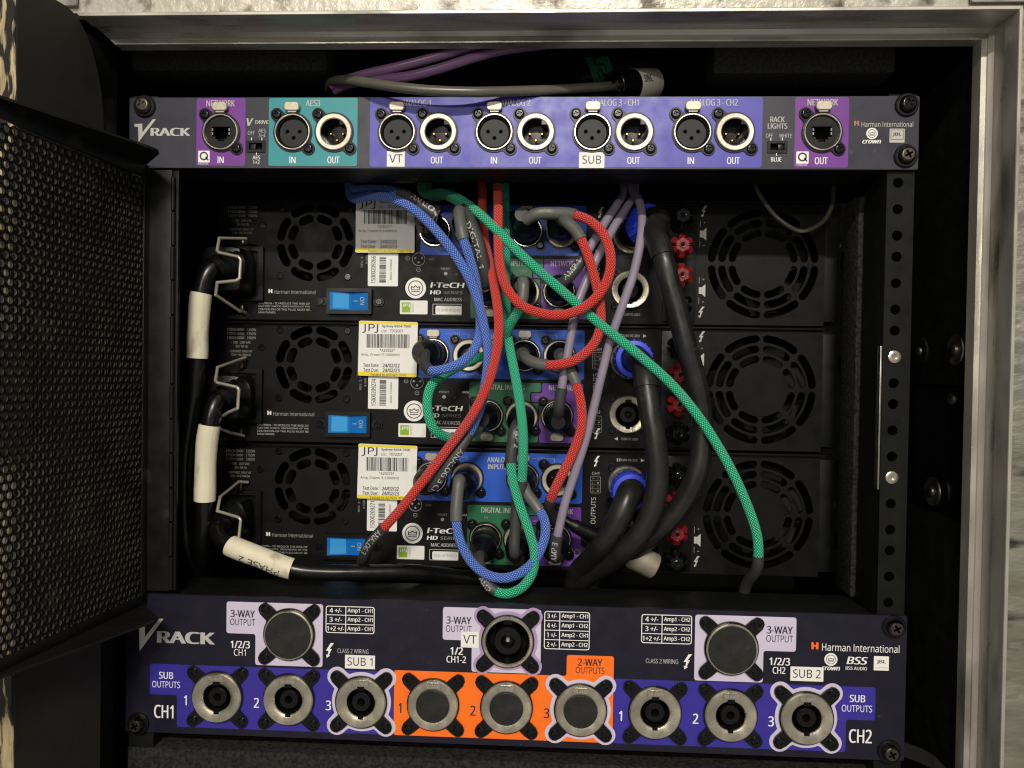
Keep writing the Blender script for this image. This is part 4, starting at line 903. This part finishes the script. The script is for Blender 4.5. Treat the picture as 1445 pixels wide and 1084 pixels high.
t = cable('green braided link cable from the middle amplifier hanging below the lowest amplifier', [sk('2h',38),(727,606,24),(723,630,22),(721,652,22),(724,680,22),(733,712,20),(745,745,18),(754,778,18),(752,806,18),(738,828,16),(716,838,16),(696,832,18),(682,812,22),(676,792,28),sk('3g',36)], [(.5,3.1,'heatshrink_sleeve','heatshrink',H_+.1,('AMP 2',14,3.6,14,-.4,False)),(2.9,11.1,'cable_jacket','braid_green',R_),(10.9,13.6,'second_heatshrink_sleeve','heatshrink',H_,('AMP',8,3.6,10,0,True))]); plug(t,'2h',(0,-.06)); plug(t,'3g',(0,-.08))
# red
t = cable('red braided cable dropping from the tray into a wide round loop at the uppermost amplifier', [(702,262,42),(703,295,32),(703,335,24),(705,370,18),(713,402,14),(732,428,11),(762,442,10),(797,444,10),(830,430,11),(854,402,12),(862,368,14),(854,335,18),(834,313,24),(808,303,30),(780,301,34),(758,302,34),sk('1c',40)], [(0,13.1,'cable_jacket','braid_red',R_),(12.9,16,'heatshrink_sleeve','heatshrink_light',H_+.4)]); plug(t,'1c',(-.05,.08))
t = cable('red braided link cable from the uppermost amplifier to the second input of the middle amplifier', [sk('1d',38),(798,312,28),(812,325,24),(820,338,22),(831,365,20),(841,400,19),(847,432,20),(847,462,20),(836,488,18),(812,508,16),(785,515,17),(762,514,20),(746,508,26),sk('2c',38)], [(.4,3.1,'heatshrink_sleeve','heatshrink_light',H_+.2),(2.9,10.9,'cable_jacket','braid_red',R_),(10.7,13,'second_heatshrink_sleeve','heatshrink_light',H_)]); plug(t,'1d',(-.05,.08)); plug(t,'2c')
t = cable('red braided cable leaving the middle amplifier for the network corner of the lowest one', [sk('2d',38),(800,515,28),(808,530,25),(813,542,24),(820,572,22),(820,605,21),(808,640,20),(792,672,20),(779,700,24),(775,718,34),(782,736,48)], [(.3,3.1,'heatshrink_sleeve','heatshrink_light',H_),(2.9,8.4,'cable_jacket','braid_red',R_),(8.3,10,'second_heatshrink_sleeve','heatshrink',H_)]); plug(t,'2d')
t = cable('red braided cable crossing diagonally down to the power switch of the lowest amplifier', [(680,262,60),(681,300,50),(685,345,40),(694,385,30),(701,425,22),(704,460,18),(700,500,16),(687,545,15),(664,590,15),(630,636,16),(596,680,18),(566,718,22),(540,747,26),(522,768,32),(512,790,44),(510,800,60)], [(0,12.1,'cable_jacket','braid_red',R_),(11.9,15,'heatshrink_sleeve','heatshrink',H_,('ANALOG 3',14,3.7,23,0,False))])
# lilac network cables
NR = 2.9
t = cable('grey lilac network cable running the full height to the lowest amplifier', [(892,268,62),(902,284,52),(906,310,40),(903,345,32),(893,390,28),(878,432,26),(862,478,26),(850,525,26),(838,575,26),(826,622,25),(812,665,24),(798,708,24),(789,745,24),(784,768,26),(783,784,30),sk('3n',38)], [(0,12.6,'cable_jacket','lilac_rubber',NR),(12.4,15,'heatshrink_sleeve','heatshrink',H_+.3,('AMP 3',10,3.6,13,0,True))], name='network_cable', group='lilac network cables'); plug(t,'3n',(0,-.05))
t = cable('grey lilac network cable ending at the uppermost amplifier', [(880,270,64),(870,290,50),(855,312,40),(838,340,32),(824,363,28),(808,385,26),(795,398,28),(790,404,32),sk('1n',38)], [(0,4.1,'cable_jacket','lilac_rubber',NR),(3.9,7.5,'heatshrink_sleeve','heatshrink',H_,('AMP 1',14,3.6,14,0,True))], name='network_cable', group='lilac network cables'); plug(t,'1n')
t = cable('grey lilac network cable ending at the middle amplifier', [(896,270,66),(885,292,52),(868,318,42),(850,350,34),(834,382,30),(818,420,28),(810,450,26),(803,490,26),(797,522,26),(792,552,27),(789,575,30),sk('2n',36)], [(0,9.1,'cable_jacket','lilac_rubber',NR),(8.9,11,'heatshrink_sleeve','heatshrink',H_)], name='network_cable', group='lilac network cables'); plug(t,'2n',(0,-.04))
# speaker cables with blue collared plugs
def speakon_plug(t, amp, tilt):
    loc = Vector((80.5, YA-3.4, SOCK[amp]+64)); ax_ = Vector((tilt[0], -1, tilt[1])).normalized()
    MB().lathe([(10.6,0),(11,2),(11,12)], (0,0,0), 30, ax_).build('plug_shell', 'black_plastic', t, loc)
    pts = []
    o = MB().lathe([(11.0,11),(12.6,12),(13.0,14),(13.0,24),(12.4,26),(9.6,26.5),(8.2,24)], (0,0,0), 40, ax_, cap0=True, cap1=False).build('locking_collar', 'speakon_blue', t, loc)
    for k in range(20):
        e1 = ax_.cross(Vector((0,0,1))).normalized(); e2 = ax_.cross(e1); an = 2*PI*k/20; d = e1*math.cos(an)+e2*math.sin(an); tg = e1*-math.sin(an)+e2*math.cos(an)
        A = ax_*13.5+d*12.8; B = ax_*24+d*12.8
        mb = MB().add([A-tg*.7, A+tg*.7, A+d*.9, B-tg*.7, B+tg*.7, B+d*.9], [(0,2,1),(3,4,5),(0,1,4,3),(1,2,5,4),(2,0,3,5)]); mb.build('grip_rib', 'speakon_blue', o, loc, smooth=0)
    MB().lathe([(8.4,22),(8.4,30),(7.8,34)], (0,0,0), 26, ax_).build('plug_boot', 'black_plastic', t, loc)
SR = 7.0
t = cable('thick grey speaker cable with blue collar curving down the right from the uppermost amplifier', [('w',95.5,47,336.5),(922,330,36),(930,347,28),(937,368,23),(944,398,22),(956,440,22),(968,488,22),(981,535,24),(989,580,26),(990,625,26),(985,662,26),(970,698,28),(946,732,32),(910,764,40),(872,790,50),(836,818,58)], [(0,2.9,'heatshrink_sleeve','speaker_rubber',SR+.9),(2.8,15,'cable_jacket','speaker_rubber',SR)], name='speaker_cable', group='speaker cables with blue collars'); speakon_plug(t,1,(.48,.20))
t = cable('thick grey speaker cable with blue collar dropping from the middle amplifier', [('w',81,44,241),(905,512,30),(910,530,22),(912,548,18),(917,580,14),(924,620,12),(928,665,12),(924,705,13),(910,742,15),(886,772,20),(856,796,36),(822,820,54)], [(0,3.1,'heatshrink_sleeve','speaker_rubber',SR+.9),(3.0,11,'cable_jacket','speaker_rubber',SR)], name='speaker_cable', group='speaker cables with blue collars'); speakon_plug(t,2,(.02,.0))
t = cable('thick grey speaker cable with blue collar bending left from the lowest amplifier', [('w',80.5,44,152),(888,694,28),(880,716,22),(868,742,22),(852,766,26),(832,790,40),(812,815,56)], [(0,3.3,'heatshrink_sleeve','speaker_rubber',SR+.9),(3.2,6,'cable_jacket','speaker_rubber',SR)], name='speaker_cable', group='speaker cables with blue collars'); speakon_plug(t,3,(.0,-.05))
# loose plug tucked behind the speaker cables
A, B = at(803, 738, 46), at(924, 800, 50); D = (B-A)
lp = thing('loose_plug', 'loose round audio plug with ribbed black boot tucked behind the speaker cables', 'plug', A)
L = D.length; rib = [(3.2,0),(3.6,2)]
for k in range(8): h = 5+k*2.2; rib += [(4.6+k*.28,h),(4.6+k*.28,h+1.2),(4.1+k*.28,h+1.3),(4.1+k*.28,h+2.1)]
MB().lathe(rib+[(8.4,24),(8.4,26)], (0,0,0), 26, D).build('ribbed_boot', 'black_plastic', lp, A)
MB().lathe([(8.6,26),(8.9,28),(8.9,L-1),(8.4,L)], (0,0,0), 32, D).build('metal_barrel', 'nickel', lp, A)
pts, idx = spline([A-D.normalized()*16+Vector((0,10,4)), A-D.normalized()*8+Vector((0,3,1.5)), A, A+D.normalized()*2]); tube('cable_tail', pts, frames(pts), 3.0, 'black_plastic', lp)

# mains leads with moulded plugs and cream sleeves
def mains(amp, label, ctrl, parts, clip):
    z0 = SOCK[amp]; C3 = [at(*c) for c in ctrl]
    t = thing('mains_lead', label, 'mains lead', C3[0], 'mains leads of the amplifiers')
    o = MB().box(-219,-189.6,YA-30,YA-.5,z0+17.5,z0+50,7).build('plug_body', 'plug_rubber', t)
    pts, idx = spline(C3); fr = frames(pts)
    a, b = idx[0], idx[2]
    tube('strain_relief', pts[a:b+1], fr[a:b+1], lambda s, u: (9.2-2.6*u)+(.7 if (s % 4.4) < 2.2 else -.3), 'black_plastic', t, 22)
    tube('cable_jacket', pts[b-1:], fr[b-1:], 5.5, 'mains_rubber', t, 20)
    for i0, i1, txt in parts:
        a, b = idx[i0], idx[i1]; sl = tube('cream_sleeve', pts[a:b+1], fr[a:b+1], lambda s, u: 6.9+.12*math.sin(u*9), 'cream_sleeve', t, 24, caps=False)
        if txt: tube_text(sl, pts[a:b+1], fr[a:b+1], 7.0, txt, (pts[b]-pts[a]).length*.56, 4.6, 28, 'ink_black', 2.1, True, 0)
    cp = [at(*c) for c in clip]; pts, idx = spline(sum([[cp[i], cp[i].lerp(cp[i+1], .12), cp[i].lerp(cp[i+1], .88)] for i in range(len(cp)-1)], [])+[cp[-1]])
    w_ = thing('cord_clip', {1:'bent wire cord clip over the mains plug of the uppermost amplifier',2:'bent wire cord clip over the mains plug of the middle amplifier',3:'bent wire cord clip over the mains plug of the lowest amplifier'}[amp], 'wire clip', cp[0], 'wire cord clips')
    tube('wire', pts, frames(pts), 1.05, 'nickel', w_, 10)
    for z in (56.5, 8.5): MB().box(-200.5,-197.5,YA-7,YA-.3,z0+z-2.5,z0+z+2.5,.5).build('anchor', 'dark_steel', w_)
def clip_pts(ox, oy, s, seq): return [(ox+x/s, oy+y/s, Y) for x, y, Y in seq]
mains(1, 'black mains lead with a cream sleeve hanging from the uppermost amplifier', [(334,374,50),(316,374,42),(300,378,36),(290,392,33),(284,414,32),(281,440,32),(279,470,32),(278,505,33),(275,545,34),(268,590,35),(261,640,36),(259,700,37),(262,760,38),(272,800,46),(290,822,58),(300,860,66)],
      [(4,7,None)], clip_pts(250,330,7.227,[(705,95,74),(700,50,62),(430,45,40),(408,170,30),(425,190,28),(625,235,26),(648,265,26),(636,455,26),(600,478,26),(408,498,28),(394,625,32),(640,790,56),(702,806,72)]))
mains(2, 'black mains lead with a cream sleeve hanging from the middle amplifier', [(342,552,50),(324,556,42),(308,564,35),(300,580,31),(296,600,30),(292,625,30),(290,660,30),(289,706,31),(287,745,33),(284,780,40),(288,812,56),(292,860,66)],
      [(4,7,None)], clip_pts(250,500,9.033,[(870,40,74),(515,168,42),(488,340,30),(508,362,28),(765,420,26),(787,450,26),(770,690,26),(660,738,30),(560,800,38),(490,930,40),(680,1000,58),(850,1042,74)]))
mains(3, 'black mains lead with a handwritten cream sleeve running right below the lowest amplifier', [(332,724,50),(318,732,42),(308,744,34),(310,758,28),(325,770,24),(366,786,22),(412,803,22),(455,808,26),(520,808,34),(580,808,44),(640,814,60),(680,824,66),(710,865,72)],
      [(4,6,'PHASE 2')], clip_pts(240,680,6.775,[(745,5,76),(660,0,70),(478,145,40),(452,280,30),(655,340,26),(675,365,26),(655,560,26),(620,640,32)]))
# thin grey wire at the top right, cables above the patch panel
t = cable('thin dull wire hanging in a shallow loop over the uppermost right fan', [(1066,262,64),(1078,284,60),(1098,308,56),(1130,326,54),(1160,314,56),(1174,290,60),(1176,264,66)], [(0,6,'cable_jacket','grey_cable',1.5)], name='thin_wire', cat='wire')
t = cable('upper of two purple cables lying above the patch panel', [(470,122,16),(492,112,6),(520,104,0),(560,95,-3),(600,85,-4),(640,74,-3),(690,62,2),(760,48,14)], [(0,7,'cable_jacket','purple_rubber',2.9)], name='purple_cable', group='purple cables above the patch panel')
t = cable('lower of two purple cables lying above the patch panel', [(474,128,18),(500,117,6),(540,112,0),(580,107,-4),(620,97,-5),(664,83,-4),(710,71,2),(780,62,12),(850,58,24)], [(0,8,'cable_jacket','purple_rubber',2.9)], name='purple_cable', group='purple cables above the patch panel')
t = cable('grey cable sagging in front of the top edge of the upper patch panel', [(480,140,46),(466,128,34),(468,117,16),(488,113,0),(520,117,-9),(560,123,-13),(610,128,-14),(665,130,-12),(720,129,-6),(780,127,2),(850,123,14),(900,118,30)], [(0,11,'cable_jacket','grey_cable',3.0)], name='grey_cable')
A, B = at(866, 122, 12), at(934, 117, 40); D = (B-A).normalized()
xp = thing('loose_male_plug', 'loose black three-pin plug wrapped in white tape above the patch panel', 'plug', A)
MB().lathe([(8.4,12),(8.4,0),(8.9,-.4),(9.3,0),(9.4,10),(9.4,17)], (0,0,0), 32, D, cap0=True, cap1=False).build('plug_shell', 'black_gloss', xp, A)
tw = MB().lathe([(9.5,16.5),(9.7,16.8),(9.7,36),(9.3,37)], (0,0,0), 32, D, cap0=False).build('tape_wrap', 'tape_white', xp, A)
e1 = Vector((0,0,1)); e1 = (e1-D*e1.dot(D)).normalized(); e2 = D.cross(e1)
for a_, b_ in ((-3.2,2),(2.6,3),(-3.0,-3.4)):
    MB().lathe([(1.0,11),(1.0,1),(.6,.3)], (0,0,0), 12, D).build('pin', 'gold', xp, A+e2*a_*-1+e1*b_)
pts_ = [A+D*(17+i*1.0) for i in range(20)]; tube_text(tw, pts_, frames(pts_), 9.75, 'SYNC', 5, 4.6, 8, 'ink_black', .1, False, .03)
pts, idx = spline([A+D*36, A+D*48+Vector((0,4,0)), A+D*70+Vector((0,20,-6)), A+D*90+Vector((0,46,-14))]); tube('cable_tail', pts, frames(pts), 3.2, 'black_plastic', xp)
A, B = at(822, 112, 52), at(965, 68, 66); D = (B-A)
gc = thing('collared_connector', 'dark multipin cable connector with a green collar lying above the patch panel', 'connector', A)
L = D.length; D.normalize()
MB().lathe([(11,-8),(13.5,-6),(13.5,2)], (0,0,0), 32, D).build('connector_shell', 'black_plastic', gc, A)
cl = MB().lathe([(13.2,2),(13.6,2.4),(13.6,17),(13.2,17.4)], (0,0,0), 36, D).build('green_collar', 'green_collar', gc, A)
MB().lathe([(12.6,17.4),(12.0,24),(10,34),(8.6,40),(8.4,L+60)], (0,0,0), 28, D).build('cable_jacket', 'black_plastic', gc, A)
pts_ = [A+D*(2+i*1.0) for i in range(17)]; fr_ = frames(pts_)
v, f = fitted('SU', 7.0, 15, .01, 0); base = wloc(cl); out = []
for a_, b_, _i in v:
    tt, n_, b2 = fr_[8]; th = -a_/13.8; out.append(tuple(A+D*(9.5+b_*.9)+(n_*math.cos(th)+b2*math.sin(th))*13.85-base))
emit(cl, 'ink_black', out, f)

# ================================================================== perforated door swung open on the left
XD = -228.0
door = thing('perforated_door', 'black perforated steel door swung open on its hinge beside the rack', 'door', (XD,-2,82))
LEN, PIT, RH = 430.0, 5.0, 1.75
def leanx(y): return XD + (y+4)*0.113          # the door stands a little past square
mb = MB(); zlo, zhi = 88.0, 351.0; rowp = PIT*.866; nr = int((zhi-zlo)/rowp); ncol = int(LEN/PIT)
V = mb.v; F = mb.f; TH = 1.2; hexr = PIT/math.sqrt(3)
hx = [(hexr*math.sin(PI/3*k), hexr*math.cos(PI/3*k)) for k in range(6)]
cx_ = [(RH*math.sin(PI/6*k), RH*math.cos(PI/6*k)) for k in range(12)]
for r in range(nr):
    z = zlo+2+r*rowp
    for c in range(ncol):
        y = -5-(c+.5*(r % 2))*PIT; n0 = len(V); x = leanx(y)
        for q, xx in ((0, x), (1, x-TH)):
            for dy, dz in hx: V.append((xx, y+dy, z+dz))
            for dy, dz in cx_: V.append((xx, y+dy, z+dz))
        for q in (0, 18):
            h0, c0 = n0+q, n0+q+6
            for k in range(6):
                k1 = (k+1) % 6; A_ = (h0+k, c0+2*k, c0+2*k+1); B_ = (h0+k, c0+2*k+1, c0+(2*k+2) % 12, h0+k1)
                F.append(A_ if q == 0 else A_[::-1]); F.append(B_ if q == 0 else B_[::-1])
        for k in range(12): F.append((n0+6+k, n0+24+k, n0+24+(k+1) % 12, n0+6+(k+1) % 12))
ps = mb.build('perforated_sheet', 'door_steel', door, smooth=0, recalc=False)
ps.data.materials.append(MATS['worn_edge']); NC = 36
for i, p in enumerate(ps.data.polygons):
    if i % NC >= 24: p.material_index = 1
def dbox(name, x0, x1, y0, y1, z0, z1, m='door_steel'):
    b = MB().box(x0, x1, y0, y1, z0, z1, .4); b.v = [(x+(y+4)*0.113, y, z) for x, y, z in b.v]; return b.build(name, m, door)
for nm, za, zb in (('top_flange',357.0,358.4),('bottom_flange',81.8,83.2)):
    fl = [(XD-1,-3),(-207.5,-27),(-206,-31),(-208,-40),(leanx(-118)+3.4,-118),(leanx(-5-LEN)+3,-5-LEN),(leanx(-5-LEN)-1.6,-5-LEN)]
    n = len(fl); MB().add([(x,y,za) for x, y in fl]+[(x,y,zb) for x, y in fl], [(i,(i+1)%n,n+(i+1)%n,n+i) for i in range(n)]+[tuple(range(n)),tuple(range(n,2*n))]).build(nm, 'door_steel', door, smooth=0)
dbox('top_rim', XD-1.5, XD+.5, -5-LEN, -3, 349.0, 357.0); dbox('bottom_rim', XD-1.5, XD+.5, -5-LEN, -3, 83.2, 89.4)
dbox('hinge_rim', XD-1.5, XD+.5, -6.5, -1.6, 83.2, 357.0)
MB().box(XD-1.5,-213.2,-1.5,0,91,354.6,.3).build('hinge_leaf', 'door_steel', door)
z = 92.0; k = 0
while z < 350:
    MB().lathe([(1.3,0),(1.3,20.4)], (0,0,0), 14, (0,0,1)).build('hinge_knuckle', 'black_steel', door, (-212.4, -.8-(.5 if k % 2 else 0), z)); z += 21.6; k += 1
MB().box(-214.8,-209.8,.4,2.8,91,354.6,.3).build('fixed_leaf', 'black_steel', door)
dbox('latch_plate', XD-7, XD-3.6, -112, -88, 184, 243, 'brace_steel')

# black painted plywood board beside the door
bd = thing('case_board', 'black painted plywood board with chipped raw front edge behind the perforated door', 'board', (-250,-65,-90))
BDX, BDY, BSL = -240.5, -49.0, .19            # inner face at its hinge end, and its slope outwards
def bx_(y): return BDX+(y-BDY)*BSL
prof = [(-89,-90),(-89,427.5),(-60,427.5)]+[(-60+27*math.sin(t*PI/16), 427.5-60*(1-math.cos(t*PI/16))) for t in range(1,9)]+[(-33,-90)]
n = len(prof); mb = MB().add([(bx_(y),y,z) for y, z in prof]+[(bx_(y)-12.5,y+4,z) for y, z in prof], [(i,(i+1)%n,n+(i+1)%n,n+i) for i in range(n)]+[tuple(range(n)), tuple(range(n,2*n))])
mb.build('board_core', 'board_black', bd, smooth=20)
# the bare ply edge, uneven
rnd = random.Random(3); vs = []; fs = []; zs = [-90+i*6 for i in range(87)]; xe = bx_(-89)
for z in zs:
    a_, b_, y = xe-.5+rnd.uniform(-.9,.1), xe-12.2+rnd.uniform(-.1,.5), -89.4-rnd.uniform(0,.9)
    vs += [(a_,-88.9,z),(a_-.5,y,z),(b_+.5,y+3.6,z),(b_,-85.2,z)]
for i in range(len(zs)-1): fs += [(4*i+j,4*i+j+1,4*i+5+j,4*i+4+j) for j in range(3)]
MB().add(vs, fs).build('raw_edge', 'raw_wood', bd, smooth=0)
